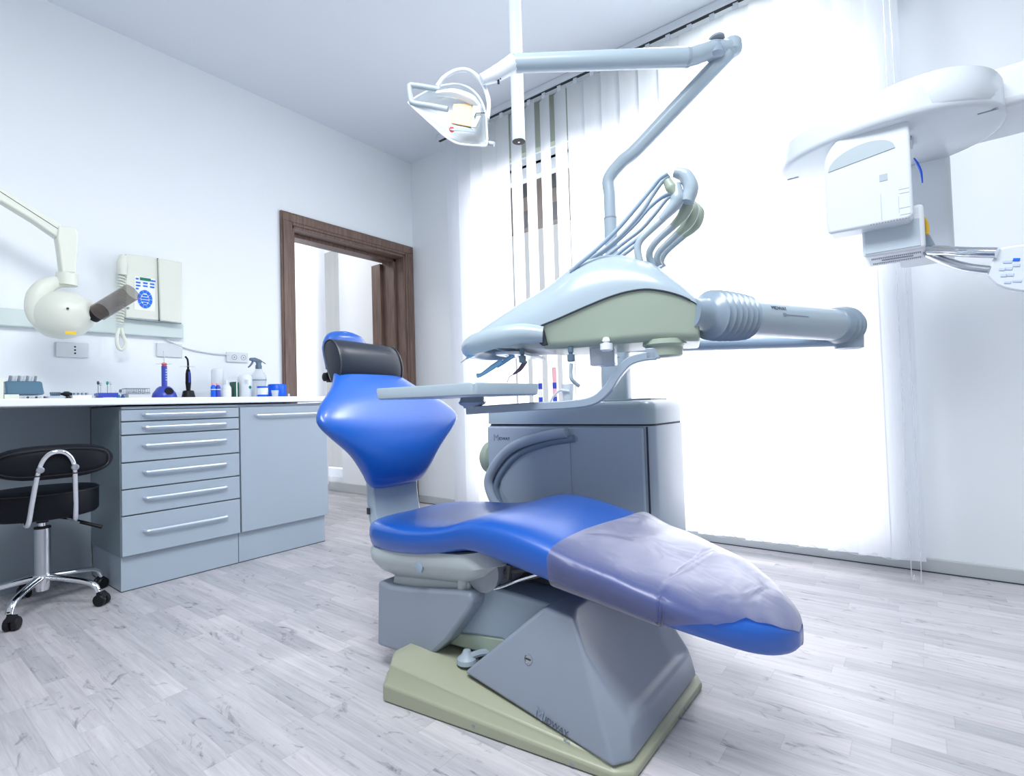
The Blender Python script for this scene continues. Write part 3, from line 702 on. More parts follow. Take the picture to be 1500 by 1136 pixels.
# shield: shallow bowl, open towards chair and camera
rim = [(598, 150), (612, 141), (634, 130), (655, 124), (675, 124), (692, 132), (704, 146), (711, 166), (713, 190), (713, 212), (700, 213), (684, 212), (668, 209), (650, 198), (630, 180), (612, 164)]
rim3 = [at(x, y, 1.83 - .00055*(y-165) - .00035*(x-660)) for x, y in rim]
RP = smooth_path(rim3+[rim3[0]], 4)[:-1]
cen = sum(RP, Vector())/len(RP); back = (_f*0.93 + Vector((0, 0, .35))).normalized()
def bowl(sc_, dep): return [cen + (p-cen)*sc_ + back*dep for p in RP]
bm = nb(); loft(bm, [bowl(1.0, 0), bowl(1.0, .008), bowl(.93, .035), bowl(.78, .062), bowl(.5, .085), bowl(.2, .094), bowl(.02, .096)], caps=False)
sh = obj('reflector_shield', bm, 'white_gloss', la, solid=.004, sharp=80)
bm = nb(); tube(bm, RP+[RP[0]], .0035, 8, 0); obj('shield_rim', bm, 'white_gloss', sh)
bm = nb(); loft(bm, [bowl(.90, -.002), bowl(.80, .014)], caps=False) if False else None
bm = nb(); tube(bm, [at(640, 137, 1.785), at(665, 137, 1.77), at(690, 146, 1.775), at(703, 160, 1.79)], [.010, .018, .020, .012], 10, 6, flat=.8); obj('visor_edge', bm, 'white_gloss', la)
# bulb housing
q = [at(x, y, 1.775) for x, y in ((664, 152), (692, 150), (690, 186), (660, 180))]
prism_dir = back*.05
obj('bulb_window', prism(nb(), q, back, .045), 'lens_cream', la, bevel=.003)
bm = nb(); loft(bm, [[at(x, y, 1.772) for x, y in ((692, 149), (705, 152), (706, 170), (698, 188), (689, 187))], [at(x, y, 1.83) for x, y in ((692, 149), (705, 152), (706, 170), (698, 188), (689, 187))]])
obj('bulb_housing', bm, 'frame_white', la, bevel=.004)
bm = nb(); tube(bm, [at(695, 172, 1.768), at(697, 166, 1.768), at(711, 165, 1.768)], .0016, 6, 0); obj('housing_slot', bm, 'dark_gap', la)
bm = nb(); lathe(bm, at(662, 189, 1.785), -back+Vector((0, 0, -.6)), [(0, 0), (.010, 0), (.009, .006), (0, .007)], 14); obj('switch_button', bm, 'label_red', la)
bm = nb(); loft(bm, [[at(x, y, 1.778) for x, y in ((655, 184), (690, 188), (697, 194), (660, 191))], [at(x, y, 1.82) for x, y in ((655, 184), (690, 188), (697, 194), (660, 191))]]); obj('housing_base', bm, 'unit_grey', la, bevel=.002)
bm = nb(); tube(bm, [at(644, 131, 1.79), at(625, 128, 1.785), at(604, 125, 1.782), at(600, 128, 1.782), at(602, 146, 1.778), at(606, 151, 1.776), at(630, 155, 1.77), at(656, 160, 1.765)], .0095, 12, 3); obj('handle', bm, 'unit_light', la)
bm = nb(); tube(bm, [at(712, 209, 1.80), at(724, 211, 1.79)], .008, 10, 0); obj('handle', bm, 'unit_light', la)
bl = bpy.data.lights.new('bulb', 'POINT'); bl.energy = 0.30; bl.color = (1, .9, .74); bl.shadow_soft_size = .02
ll = bpy.data.lights.new('lamp_beam', 'SPOT'); ll.energy = 22; ll.color = (1, .97, .9); ll.spot_size = radians(34); ll.spot_blend = 1.0; ll.shadow_soft_size = .05
lo_ = bpy.data.objects.new('lamp_beam', ll); COL.objects.link(lo_); lo_.location = at(655, 178, 1.76)
lo_.rotation_euler = (Vector((1.22, 1.62, .80))-at(655, 178, 1.76)).to_track_quat('-Z', 'Y').to_euler()
bo = bpy.data.objects.new('bulb', bl); COL.objects.link(bo); bo.location = at(650, 185, 1.66)

# ------------------------------------------------------------------ ceiling tube
t0 = at(760, 207, 2.15); 
ct_ = empty('ceiling_tube', (t0.x, t0.y, t0.z), 'white round tube hanging from the ceiling behind the lamp arm', 'tube')
bm = nb(); cyl(bm, t0, (t0.x, t0.y, CEIL), .027, 28); obj('tube', bm, 'white_gloss', ct_)
bm = nb(); cyl(bm, t0+Vector((0, 0, -.002)), t0+Vector((0, 0, .006)), .0262, 28); obj('end_cap', bm, 'black_plastic', ct_)
bm = nb(); cyl(bm, t0+Vector((0, 0, -.004)), t0+Vector((0, 0, 0)), .004, 12); obj('cap_screw', bm, 'chrome', ct_)

# ------------------------------------------------------------------ instrument delivery head on its arm
O2 = Vector((1.42, .50, 0)); E1 = Vector((-.33, .944, 0)).normalized(); E2 = Vector((.944, .33, 0)).normalized(); EZ = Vector((0, 0, 1))
def hp(s, o, z): return O2 + E1*s + E2*o + EZ*z
dl = empty('instrument_delivery_unit', (1.36, .75, 1.0), 'grey and pale green dental instrument delivery unit on a swing arm above the chair', 'dental unit')
#     s     z seam  z top   z bot  w0 (near) w1(far)
HK = [[-.045, 1.095, 1.100, 1.000, .035, .28], [-.038, 1.098, 1.125, .998, .014, .31], [0.0, 1.122, 1.178, 1.000, .008, .325], [.05, 1.140, 1.225, 1.004, 0, .335], [.10, 1.150, 1.262, 1.004, -.002, .34], [.17, 1.144, 1.288, 1.003, -.002, .34],
      [.24, 1.125, 1.296, 1.001, 0, .34], [.315, 1.10, 1.277, 1.000, 0, .34], [.40, 1.072, 1.220, 1.002, .002, .34], [.50, 1.055, 1.168, 1.010, .006, .335], [.58, 1.050, 1.120, 1.018, .012, .33], [.63, 1.048, 1.086, 1.030, .03, .31], [.652, 1.048, 1.062, 1.040, .07, .27]]
def top_ring(s, n=26):
    zs_, zt, zb, a, b = lerpk(HK, s); out = []
    for k in range(n+1):
        th = pi*k/n; x = (a+b)/2 - (b-a)/2*sgnpow(cos(th), .85); z = zs_ + (zt-zs_)*sgnpow(sin(th), .95); out.append(hp(s, x, z))
    return out
st = [-.045, -.043, -.04, -.035, -.025, -.012] + [0+.02*k for k in range(31)] + [.61, .62, .63, .64, .647, .652]
obj('top_cover', loft(nb(), [top_ring(s) for s in st]), 'unit_light', dl, sharp=60)
def body_ring(s, n=8):
    zs_, zt, zb, a, b = lerpk(HK, s); a += .004; b -= .004; r = .028; dr_ = .012
    out = [hp(s, a, zs_-.003)]
    out += [hp(s, a+dr_+r-r*cos(pi/2*k/n), zb+r-r*sin(pi/2*k/n)) for k in range(n+1)]
    out += [hp(s, b-dr_-r+r*sin(pi/2*k/n), zb+r-r*cos(pi/2*k/n)) for k in range(n+1)]
    out += [hp(s, b, zs_-.003)]
    return out
obj('lower_body', loft(nb(), [body_ring(s) for s in [-.043, -.038, -.03, -.015]+[0.0+.03*k for k in range(14)]+[.405]]), 'body_beige', dl, sharp=45)
bm = nb(); pts = [hp(s, lerpk(HK, s)[3]+.0015, lerpk(HK, s)[0]-.001) for s in [-.02, 0, .03, .06, .1, .15, .2, .25, .3, .35, .405]]; tube(bm, pts, .003, 6, 3); obj('body_seam', bm, 'dark_gap', dl)
bm = nb(); prism(bm, [hp(.398, .004, 1.065), hp(.405, .004, 1.066), hp(.418, .004, 1.024), hp(.405, .004, 1.010), hp(.39, .004, 1.012)], E2, .32); obj('handle_gap', bm, 'dark_gap', dl)
obj('under_tray', loft(nb(), [[hp(s, a, z) for a, z in ((.03, 1.045), (.04, zz), (.29, zz), (.31, 1.045))] for s, zz in ((.40, 1.004), (.50, 1.010), (.60, 1.022), (.635, 1.035))]), 'frame_white', dl, bevel=.006)
# front grip: a flattened tube round the front
gp = [hp(.40, .012, 1.043), hp(.47, .004, 1.050), hp(.55, .006, 1.044), hp(.625, .03, 1.032), hp(.672, .085, 1.024), hp(.68, .165, 1.022), hp(.672, .245, 1.024), hp(.625, .30, 1.032), hp(.55, .33, 1.044), hp(.40, .325, 1.043)]
bm = nb(); tube(bm, gp, [.026, .032, .034, .033, .029, .028, .029, .033, .034, .032], 16, 8, flat=1.0); obj('front_grip', bm, 'unit_light', dl)
# instrument rest below the front: thin translucent plate with holes
poly = []
for k in range(25):
    a = pi*k/24; poly.append(hp(.47+.135*sin(a), .165-.13*cos(a), .990+.012*sin(a)))
obj('instrument_rest', prism(nb(), poly, (0, 0, 1), .010), 'frosted_plastic', dl, bevel=.003)
bm = nb()
for k in range(5):
    a = radians(40+25*k); c_ = hp(.47+.095*sin(a), .165-.095*cos(a), .9915+.010*sin(a)); lathe(bm, c_, (0, 0, -1), [(0, 0), (.009, 0), (.009, .003), (0, .003)], 12)
obj('rest_hole', bm, 'vent_dark', dl)
# handpieces hanging in the front
def handpiece(pts, rad, m, tip=None):
    bm = nb(); tube(bm, pts, rad, 12, 5); o = obj('handpiece', bm, m, dl)
    if tip: bm = nb(); tube(bm, tip, .0016, 6, 3); obj('tip', bm, 'brushed_steel', o)
    return o
hA, hB = (1.42, .50), (1.42-.33, .50+.944)
def hq(x, y, off=.08):
    a = (O2.x+E2.x*off, O2.y+E2.y*off); return onPl(x, y, a, (a[0]+E1.x, a[1]+E1.y))
handpiece([hq(735, 528), hq(722, 537), hq(706, 548), hq(699, 550)], [.008, .009, .006, .008], 'handpiece_blue')
handpiece([hq(752, 520, .12), hq(738, 530, .12), hq(728, 537, .12)], [.008, .007, .005], 'handpiece_blue')
handpiece([hq(770, 528, .10), hq(762, 540, .10), hq(752, 548, .10)], [.008, .007, .003], 'handpiece_brown', [hq(752, 548, .10), hq(746, 552, .10), hq(743, 560, .10)])
handpiece([hq(700, 514, .05), hq(690, 520, .05), hq(683, 525, .05)], [.010, .007, .003], 'handpiece_blue', [hq(683, 525, .05), hq(675, 531, .05)])
# connectors, knob, box and pivot below the head
for px, py in ((765, 522), (836, 520)):
    P = hq(px, py-6, .03); bm = nb(); lathe(bm, P, (0, 0, -1), [(.008, -.012), (.008, .004), (.006, .005), (.006, .010), (.011, .011), (.011, .030), (.008, .032)], 14); obj('hose_connector', bm, 'sprayer_grey', dl)
P = hq(837, 532, .03); bm = nb(); tube(bm, [P, hq(836, 545, .03), hq(838, 556, .03), hq(848, 565, .05)], .006, 10); obj('suction_hose', bm, 'unit_light', dl)
P = hq(888, 499, .005); bm = nb(); lathe(bm, P, (0, 0, -1), [(.008, -.01), (.012, .0), (.008, .003), (.008, .006), (.018, .008), (.018, .026), (.012, .030), (0, .031)], 20); obj('lock_knob', bm, 'white_plastic', dl)
P = hq(884, 512, .14); bm = nb(); obox(bm, P+Vector((0, 0, -.016)), (E1, E2, EZ), (.038, .04, .036)); obj('control_box', bm, 'frosted_plastic', dl, bevel=.006)
P = hp(.055, .075, 1.000); bm = nb(); lathe(bm, P, (0, 0, -1), [(.060, -.01), (.062, .004), (.052, .012), (.050, .036), (.044, .040), (0, .041)], 28); obj('pivot_pod', bm, 'body_beige', dl)
tp = hq(957, 519, .05)
bm = nb(); obox(bm, tp+Vector((0, 0, .002)), (E1, E2, EZ), (.020, .022, .016)); pv = obj('pivot_block', bm, 'unit_grey', dl, bevel=.003)
ap = [hq(962, 521, .05), hq(942, 523, .05), hq(922, 530, .05), hq(905, 548, .05), hq(890, 570, .05), hq(870, 586, .05), hq(835, 592, .05), hq(780, 595, .05), hq(686, 601, .05)]
sp = smooth_path(ap, 6); rings = []
for i, p in enumerate(sp):
    d_ = (sp[min(i+1, len(sp)-1)]-sp[max(i-1, 0)]).normalized(); nn = d_.cross(E2).normalized(); q_ = .0125
    rings.append([p+E2*a*.022+nn*b*q_ for a, b in ((-1, -1), (1, -1), (1, 1), (-1, 1))])
obj('tray_arm', loft(nb(), rings), 'unit_grey', dl, bevel=.003)
tc_ = Vector((1.155, 1.11, .845)); P = hq(692, 590, .05)
bm = nb(); lathe(bm, (P.x, P.y, .828), (0, 0, 1), [(.028, 0), (.030, .006), (.040, .012), (.045, .018), (.040, .024), (.036, .038)], 8); obj('tray_swivel', bm, 'unit_grey', dl)
tr = obj('instrument_tray', loft(nb(), [rrect(1.162, 1.115, .150+g, .205+g, .018, z) for z, g in ((.862, -.006), (.866, 0), (.893, .002), (.897, 0), (.897, -.008), (.880, -.012))]), 'unit_light', dl, sharp=40)
# arm: bellows, tube, bellows and the lower link back to the post
J0 = hp(-.035, .13, 1.068); J1 = Vector((2.125, .20, 1.085))
A_ = at(1010, 459, 1.47); B_ = at(1236, 477, 1.80); dA = (B_-A_).normalized(); LA = (B_-A_).length
bm = nb(); prof = [(.046, -.006), (.047, 0), (.044, .01), (.044, .05)]
h = .062
for k, rad in enumerate((.071, .073, .073, .072, .071, .069, .066)):
    prof += [(rad-.022, h), (rad-.013, h+.005), (rad-.008, h+.012), (rad+.001, h+.0175), (rad-.004, h+.0205)]; h += .0235
prof += [(.05, h)]
lathe(bm, A_, dA, prof, 32); obj('bellows', bm, 'bellows_grey', dl, sharp=70)
bm = nb(); cyl(bm, A_+dA*(h-.01), A_+dA*(LA-.03), .0535, 36); tb_ = obj('spring_arm', bm, 'unit_light', dl)
bm = nb(); prof = [(.054, -.055), (.058, -.045)]; hh = -.04
side = (B_-A_).normalized()
cur = [B_-dA*.055, B_-dA*.01, B_+dA*.035+Vector((-.004, .0, -.006)), B_+dA*.06+Vector((-.0, .0, -.022))]
for rr_, hh_ in ((.060, -.035), (.064, -.022), (.056, -.016), (.063, -.008), (.066, 0), (.058, .006), (.064, .014), (.066, .020), (.057, .027), (.060, .036), (.058, .044), (.046, .055), (.02, .062), (0, .063)): prof.append((rr_, hh_))
lathe(bm, B_-dA*.01, dA+Vector((0, 0, -.06)), prof, 32); obj('bellows', bm, 'bellows_grey', dl, sharp=70)
# printed mark on the tube
mp_ = A_+dA*.285; towards = (C0-mp_); towards -= dA*towards.dot(dA); towards.normalize(); upm = towards.cross(dA)
if upm.z < 0: upm = -upm
nrm = (towards*.8+upm*.6).normalized(); 
text('maker_name', 'MIDWAY', mp_+nrm*.0545, dA, upm*.8-towards*.6, .017, 'logo_ink', dl, off=.0002)
bm = nb(); nr2 = (towards*.93+upm*.36).normalized(); p0 = A_+dA*.345+nr2*.0542; obox(bm, p0+dA*.05, (dA, nr2, dA.cross(nr2)), (.055, .0006, .0011)); obox(bm, p0-dA*.008, (dA, nr2, dA.cross(nr2)), (.007, .0006, .005)); obj('printed_line', bm, 'logo_pale', dl)
l0 = Vector((PX, PY, 1.055)); l1 = B_+Vector((.02, -.01, -.052))
bm = nb(); tube(bm, [l0, l0.lerp(l1, .3), l0.lerp(l1, .7), l1], [.040, .040, .034, .030], 20, 4, flat=.62); obj('lower_arm', bm, 'hose_blue', dl)
bm = nb(); lathe(bm, (l1.x, l1.y, l1.z-.03), (0, 0, 1), [(.03, 0), (.044, .005), (.046, .06)], 24); obj('arm_joint', bm, 'unit_grey', dl)
bm = nb(); lathe(bm, (PX, PY, 1.005), (0, 0, 1), [(.05, 0), (.058, .004), (.058, .095), (.05, .10)], 28); obj('post_collar', bm, 'unit_light', dl)
# whip arms with their hoses
def wq(x, y, off): return hq(x, y, off)
whips = [([(859, 392), (853, 377), (856, 362), (872, 346), (903, 322)], None)]
base_pts = [((938, 386), (934, 368), (936, 355), (946, 343), (968, 322), (984, 305), (992, 292), (990, 270)),
            ((955, 388), (951, 374), (955, 362), (966, 349), (985, 332), (1000, 316), (1006, 300), (1000, 286)),
            ((966, 390), (962, 380), (965, 370), (974, 360), (992, 343), (1009, 326), (1014, 308), (1008, 294)),
            ((972, 392), (968, 384), (972, 373), (982, 362), (1000, 346), (1018, 330), (1022, 312), (1014, 300))]
tops = []
for i, bp_ in enumerate(base_pts):
    off = .07+.055*i
    wo = nb(); tube(wo, [wq(x, y, off) for x, y in bp_[:6]], [.0105, .0105, .0105, .0105, .012, .013], 12, 5)
    wa = obj('whip_arm', wo, 'unit_light', dl)
    bm = nb(); P = [wq(x, y, off) for x, y in bp_[4:]]; 
    tube(bm, P, [.014, .021, .026, .018], 12, 5, flat=.8); obj('whip_elbow', bm, 'unit_light' if i == 0 else 'body_beige', wa)
    if i == 0:
        bm = nb(); tube(bm, [wq(1007, 296, .07), wq(1012, 275, .07), wq(1003, 257, .07), wq(988, 252, .07)], [.024, .027, .025, .018], 14, 6, flat=.8); obj('whip_head', bm, 'unit_light', wa)
        bm = nb(); tube(bm, [wq(977, 264, .06), wq(983, 275, .06), wq(990, 284, .06)], [.012, .016, .010], 10, 5); obj('roller', bm, 'body_beige', wa)
hs = [((978, 254), (966, 262), (953, 278), (935, 300), (905, 335), (875, 364), (850, 385), (835, 398)),
      ((980, 257), (970, 266), (957, 284), (940, 310), (912, 342), (884, 366), (860, 382), (842, 396)),
      ((985, 282), (968, 290), (950, 305), (930, 328), (905, 352), (885, 368), (868, 382), (858, 392)),
      ((985, 285), (975, 293), (960, 312), (940, 335), (918, 352), (900, 366), (885, 378), (872, 390)),
      ((994, 287), (985, 303), (965, 325), (940, 345), (920, 360), (905, 372), (893, 382), (880, 392)),
      ((996, 296), (980, 315), (955, 338), (930, 360), (912, 374), (900, 382), (893, 388), (888, 392))]
for i, h_ in enumerate(hs):
    bm = nb(); tube(bm, [wq(x, y, .05+.04*i) for x, y in h_], .0068, 10, 5); obj('instrument_hose', bm, 'hose_blue' if i % 2 == 0 else 'unit_grey', dl)

# ------------------------------------------------------------------ things on the unit
def cup_(x, y, z, r0, r1, h_, name, m, label, cat, group=None):
    bm = nb(); lathe(bm, (x, y, z), (0, 0, 1), [(r0, 0), (r1, h_), (r1-.003, h_), (r0-.003, .003), (0, .003)], 24); return tag(obj(name, bm, m), label, cat, group)
zt = .8365
P = onX(832, 580, 1.83); cup_(1.83, P.y, zt, .020, .026, .075, 'plastic_cup', 'white_plastic', 'white plastic cup standing on the dental unit below the delivery head', 'cup')
for (px, col, lab) in ((792, 'label_white', 'slim tube with blue band standing on the dental unit, left of its twin'), (813, 'label_pink', 'slim tube with pink top and blue band beside the white cup')):
    P = onX(px, 580, 1.86); t_ = empty('sachet_tube', (1.86, P.y, zt), lab, 'tube')
    bm = nb(); cyl(bm, (1.86, P.y, zt), (1.86, P.y, zt+(.10 if px == 792 else .15)), .009, 14); obj('tube', bm, col, t_)
    bm = nb(); cyl(bm, (1.86, P.y, zt+.004), (1.86, P.y, zt+.025), .0095, 14); cyl(bm, (1.86, P.y, zt+.06), (1.86, P.y, zt+.085), .0095, 14); obj('band', bm, 'scaler_blue', t_)
P = onX(800, 582, 1.80); bm = nb(); tube(bm, [(1.80, P.y-.02, zt+.004), (1.80, P.y-.04, zt+.03), (1.80, P.y-.07, zt+.05), (1.80, P.y-.09, zt+.048), (1.81, P.y-.105, zt+.045)], .005, 8)
tag(obj('cup_filler_spout', bm, 'white_plastic'), 'thin white spout curving towards the cup on the dental unit', 'spout')
bm = nb(); cyl(bm, (1.99, 1.02, zt), (1.99, 1.02, 1.02), .006, 10); tube(bm, [(1.99, 1.02, 1.01), (1.985, 1.05, 1.04), (1.97, 1.10, 1.03)], .006, 8, 5)
tag(obj('water_pipe', bm, 'unit_grey'), 'thin grey pipe rising from the dental unit beside the post', 'pipe')
# ------------------------------------------------------------------ panoramic x-ray unit on the right
px_ = empty('panoramic_xray_unit', (2.3, 0.05, 1.0), 'white panoramic x-ray machine with oval rotating arm at the right by the window', 'x-ray machine')
bm = nb(); prism(bm, [(2.08, -1.6, 1.665), (2.36, -1.6, 1.665), (2.36, -1.6, 1.785), (2.08, -1.6, 1.785)], (0, 1, 0), 1.58); obj('support_beam', bm, 'white_plastic', px_, bevel=.02, seg=3)
def ell(cx, cy, a, b, z, n=64, e=.9, rot=-.18):
    out = []
    for k in range(n):
        t = 2*pi*k/n; x = a*sgnpow(cos(t), e); y = b*sgnpow(sin(t), e); out.append((cx+x*cos(rot)-y*sin(rot), cy+x*sin(rot)+y*cos(rot), z))
    return out
AZ = 1.625
bm = nb(); loft(bm, [ell(2.11, .06, .225, .285, AZ), ell(2.11, .06, .238, .298, AZ+.006), ell(2.11, .06, .24, .300, AZ+.02), ell(2.11, .058, .238, .292, AZ+.080), ell(2.11, .04, .20, .25, AZ+.090), ell(2.10, .02, .12, .17, AZ+.088)])
ra = obj('rotating_arm', bm, 'white_gloss', px_, sharp=60)
bm = nb(); loft(bm, [ell(2.085, -.02, .195, .20, AZ+.01, e=.85, rot=-.3), ell(2.085, -.02, .205, .212, AZ+.02, e=.85, rot=-.3), ell(2.085, -.02, .205, .212, AZ+.108, e=.85, rot=-.3), ell(2.085, -.02, .19, .20, AZ+.118, e=.85, rot=-.3)])
obj('arm_hub', bm, 'white_gloss', px_, sharp=60)
for (x, y, s_) in ((1.99, -.19, .022), (2.12, .325, .018)):
    bm = nb(); box(bm, (x-.003, y-s_, AZ-.0015), (x+.003, y+s_, AZ+.002)); obj('arm_seam', bm, 'vent_dark', ra)
bm = nb(); box(bm, (2.02, -.02, AZ-.012), (2.10, .05, AZ+.001)); obj('arm_label_pocket', bm, 'frame_white', ra, bevel=.003)
# sensor head: rounded front face towards -X
SX = 1.90
def sface(x, y): p = onX(x, y, SX); return p.y, p.z
Y_L, Z_T = sface(1205, 215); Y_R = sface(1338, 300)[0]; Z_B = sface(1260, 334)[1]
bm = nb(); poly = [(SX, Y_L-.004, Z_B), (SX, Y_R+.012, Z_B), (SX, Y_R, Z_B+.012), (SX, Y_R, AZ+.03)]
for k in range(9):
    a = radians(90*k/8); poly.append((SX, Y_L-.09+.09*sin(a)*1.0 if 0 else Y_R+.10+(Y_L-Y_R-.10)*sin(a), AZ-.075+.105*cos(a)))
poly.append((SX, Y_L, Z_B+.02))
sh_ = obj('sensor_head', prism(nb(), poly, (1, 0, 0), .085), 'white_gloss', px_, bevel=.010, seg=3, sharp=50)
sh_['label'] = 'flat white sensor head hanging under the oval arm'
pl_ = []
for k in range(19):
    a = pi*k/18; pl_.append((SX-.0005, (Y_L+Y_R)/2+.012-.085*cos(a), 1.545+.048*sin(a)-.012*cos(a)*-1))
obj('face_recess_shade', prism(nb(), pl_, (-1, 0, 0), .002), 'grey_mark', sh_)  # flat grey plate, the shade of the hollow put into its colour
pc = onX(1294, 260, SX); bm = nb(); box(bm, (SX-.0015, pc.y-.010, pc.z-.010), (SX+.001, pc.y+.010, pc.z+.010)); obj('grille_mark', bm, 'grey_mark', sh_)
bm = nb()
for z0_, z1_ in ((1.43, 1.431), (1.418, 1.419), (1.375, 1.376), (1.355, 1.356)): box(bm, (SX-.001, Y_R+.008, z0_), (SX+.001, Y_R+.032, z1_))
box(bm, (SX-.001, Y_R+.033, 1.362), (SX+.001, Y_R+.034, 1.412)); box(bm, (SX-.001, Y_R+.075, Z_B+.01), (SX+.001, Y_R+.076, Z_B+.09)); obj('latch_outline', bm, 'grey_mark', sh_)
bm = nb()
for k in range(14): box(bm, (SX-.0015, Y_R+.01+k*.007, Z_B+.002), (SX+.001, Y_R+.013+k*.007, Z_B+.005))
obj('vent_slot', bm, 'vent_dark', sh_)
# rear column of the rotating arm, tube head side
bm = nb(); loft(bm, [rrect(2.36, -.045, .075, .075, .03, z) for z in (1.30, AZ+.03)]); obj('tube_column', bm, 'white_plastic', px_, sharp=50)
# lower sensor box with its vents
LX_ = 1.96
pA = onX(1262, 340, LX_); pB = onX(1357, 372, LX_)
zl, zh = onX(1300, 374, LX_).z, onX(1262, 338, LX_).z
lb = obj('lower_box', box(nb(), (LX_, pB.y, zl+.005), (LX_+.17, pA.y, zh+.050)), 'white_plastic', px_, bevel=.012, seg=3)
obj('box_screen', box(nb(), (LX_-.002, pB.y+.012, zl+.014), (LX_+.002, pA.y-.008, zh+.006)), 'screen_grey', lb, bevel=.001)
bm = nb()
for k in range(26):
    y = pB.y+.012+k*(pA.y-pB.y-.03)/26
    for x in (.04, .115): box(bm, (LX_+x, y, zl+.0035), (LX_+x+.018, y+.003, zl+.006))
box(bm, (LX_+.075, pB.y+.03, zl+.0035), (LX_+.092, pA.y-.045, zl+.006)); obj('vent_slot', bm, 'vent_dark', lb)
# support bracket, arms and control panel
b0 = at(1352, 362, 1.62)
bm = nb(); loft(bm, [[at(x, y, 1.60) for x, y in ((1352, 343), (1362, 343), (1372, 362), (1366, 374), (1352, 374))], [at(x, y, 1.64) for x, y in ((1352, 343), (1362, 343), (1372, 362), (1366, 374), (1352, 374))]]); obj('arm_bracket', bm, 'unit_grey', px_, bevel=.004)
bm = nb(); tube(bm, [at(1360, 366, 1.60), at(1385, 367, 1.55), at(1420, 369, 1.48), at(1462, 370, 1.42)], .0145, 16, 6); obj('panel_arm', bm, 'chrome', px_, label='brushed upper panel arm'); 
bm = nb(); tube(bm, [at(1362, 372, 1.62), at(1385, 382, 1.56), at(1415, 391, 1.50), at(1452, 396, 1.44)], .0125, 16, 6); obj('panel_arm', bm, 'brushed_steel', px_)
pp = [(1446, 404), (1449, 392), (1458, 372), (1466, 363), (1490, 358), (1520, 357), (1550, 360), (1560, 392), (1550, 424), (1510, 427), (1480, 424), (1458, 416)]
pn = (C0-at(1490, 390, 1.4)).normalized(); pn = Vector((pn.x, pn.y, pn.z+.1)).normalized()
pc0 = at(1490, 392, 1.40)
def onpan(x, y, o=0): d_ = ray(x, y); c_ = pc0+pn*o; return C0 + d_*((c_-C0).dot(pn)/d_.dot(pn))
poly = [onpan(x, y) for x, y in pp]; poly = smooth_path(poly+[poly[0]], 4)[:-1]
cpn = obj('control_panel', prism(nb(), poly, -pn, .035), 'white_gloss', px_, bevel=.006, seg=3, sharp=50); cpn['label'] = 'white control panel with blue key marks'
pr = (onpan(1490, 392)-onpan(1470, 392)).normalized(); pu = pn.cross(pr)
for (x, y, w_, h_) in ((1476, 383, .009, .004), (1489, 380, .007, .004), (1489, 388, .007, .004), (1468, 394, .006, .004), (1478, 393, .007, .004), (1470, 403, .006, .004), (1480, 402, .007, .004), (1476, 413, .007, .0035), (1490, 411, .009, .0035)):
    bm = nb(); obox(bm, onpan(x, y, .0012), (pr, pu, pn), (w_, h_, .001)); obj('key', bm, 'keypad_blue' if (x, y) == (1489, 380) else 'keypad_text', cpn, bevel=.001)
bm = nb(); c0_ = onX(1339, 232, 1.985); tube(bm, [onX(x, y, 2.0) for x, y in ((1339, 232), (1344, 240), (1349, 252), (1351, 267))], [.006, .010, .009, .006], 8, 4, flat=.4); obj('strap', bm, 'blue_tab', px_, label='blue strap behind the sensor head')
bm = nb(); tube(bm, [at(x, y, 1.585) for x, y in ((1340, 315), (1350, 318), (1357, 328), (1358, 343))], .0075, 10, 5, flat=.6); obj('cable_guide', bm, 'yellow_tab', px_, label='yellow bent cable guide')

# ------------------------------------------------------------------ wall x-ray (left) with rail
rl_ = obj('mounting_rail', box(nb(), (-1.5, WA-.035, 1.285), (1.262, WA-.001, 1.372)), 'rail_green', bevel=.006)
tag(rl_, 'pale green-grey horizontal mounting rail on the left wall under the x-ray control box', 'rail')
xr = empty('wall_xray_unit', (.62, 3.2, 1.2), 'cream intraoral x-ray head with smoked cone on a folding arm, left wall', 'x-ray machine')
def xy(x, y, Y=3.15): return onY(x, y, Y)
bm = nb(); rings = []
for (xt, yt, xb, yb) in ((-40, 252, -30, 285), (0, 276, 2, 298), (50, 307, 48, 326), (88, 330, 82, 350)):
    a, b = xy(xt, yt), xy(xb, yb); rings.append([a+Vector((0, -.028, 0)), a+Vector((0, .028, 0)), b+Vector((0, .028, 0)), b+Vector((0, -.028, 0))])
loft(bm, rings); obj('scissor_arm', bm, 'xray_beige', xr, bevel=.008, seg=3)
bm = nb(); tube(bm, [xy(-20, 270)-Vector((0, .0285, 0)), xy(0, 284)-Vector((0, .0285, 0)), xy(92, 343)-Vector((0, .0285, 0))], .0013, 6, 0); obj('arm_seam', bm, 'dark_gap', xr)
bm = nb(); rings = []
for (xl, yl, xrr, yr) in ((83, 332, 108, 336), (81, 350, 112, 343), (83, 362, 112, 360), (86, 385, 110, 385), (88, 401, 109, 401)):
    a, b = xy(xl, yl), xy(xrr, yr); rings.append([a+Vector((0, -.034, 0)), b+Vector((0, -.034, 0)), b+Vector((0, .034, 0)), a+Vector((0, .034, 0))])
loft(bm, rings); obj('arm_end', bm, 'xray_beige', xr, bevel=.007, seg=3)
p = xy(98, 401); p2 = xy(98, 418)
bm = nb(); cyl(bm, p2, p, .041, 24); obj('swivel_collar', bm, 'xray_beige', xr)
bm = nb(); tube(bm, [xy(103, 414), xy(85, 413), xy(68, 419), xy(57, 433), xy(54, 452), xy(60, 468), xy(74, 470)], [.022, .028, .036, .044, .044, .040, .02], 16, 6, flat=.8, up=(0, 1, 0)); obj('head_yoke', bm, 'xray_beige', xr)
hc = xy(98, 460, 3.14); ax_ = (at(190, 438, (xy(190, 438, 2.98)-C0).dot(_f)) - hc); ax_ = (Vector((.30, -.17, .085))).normalized()
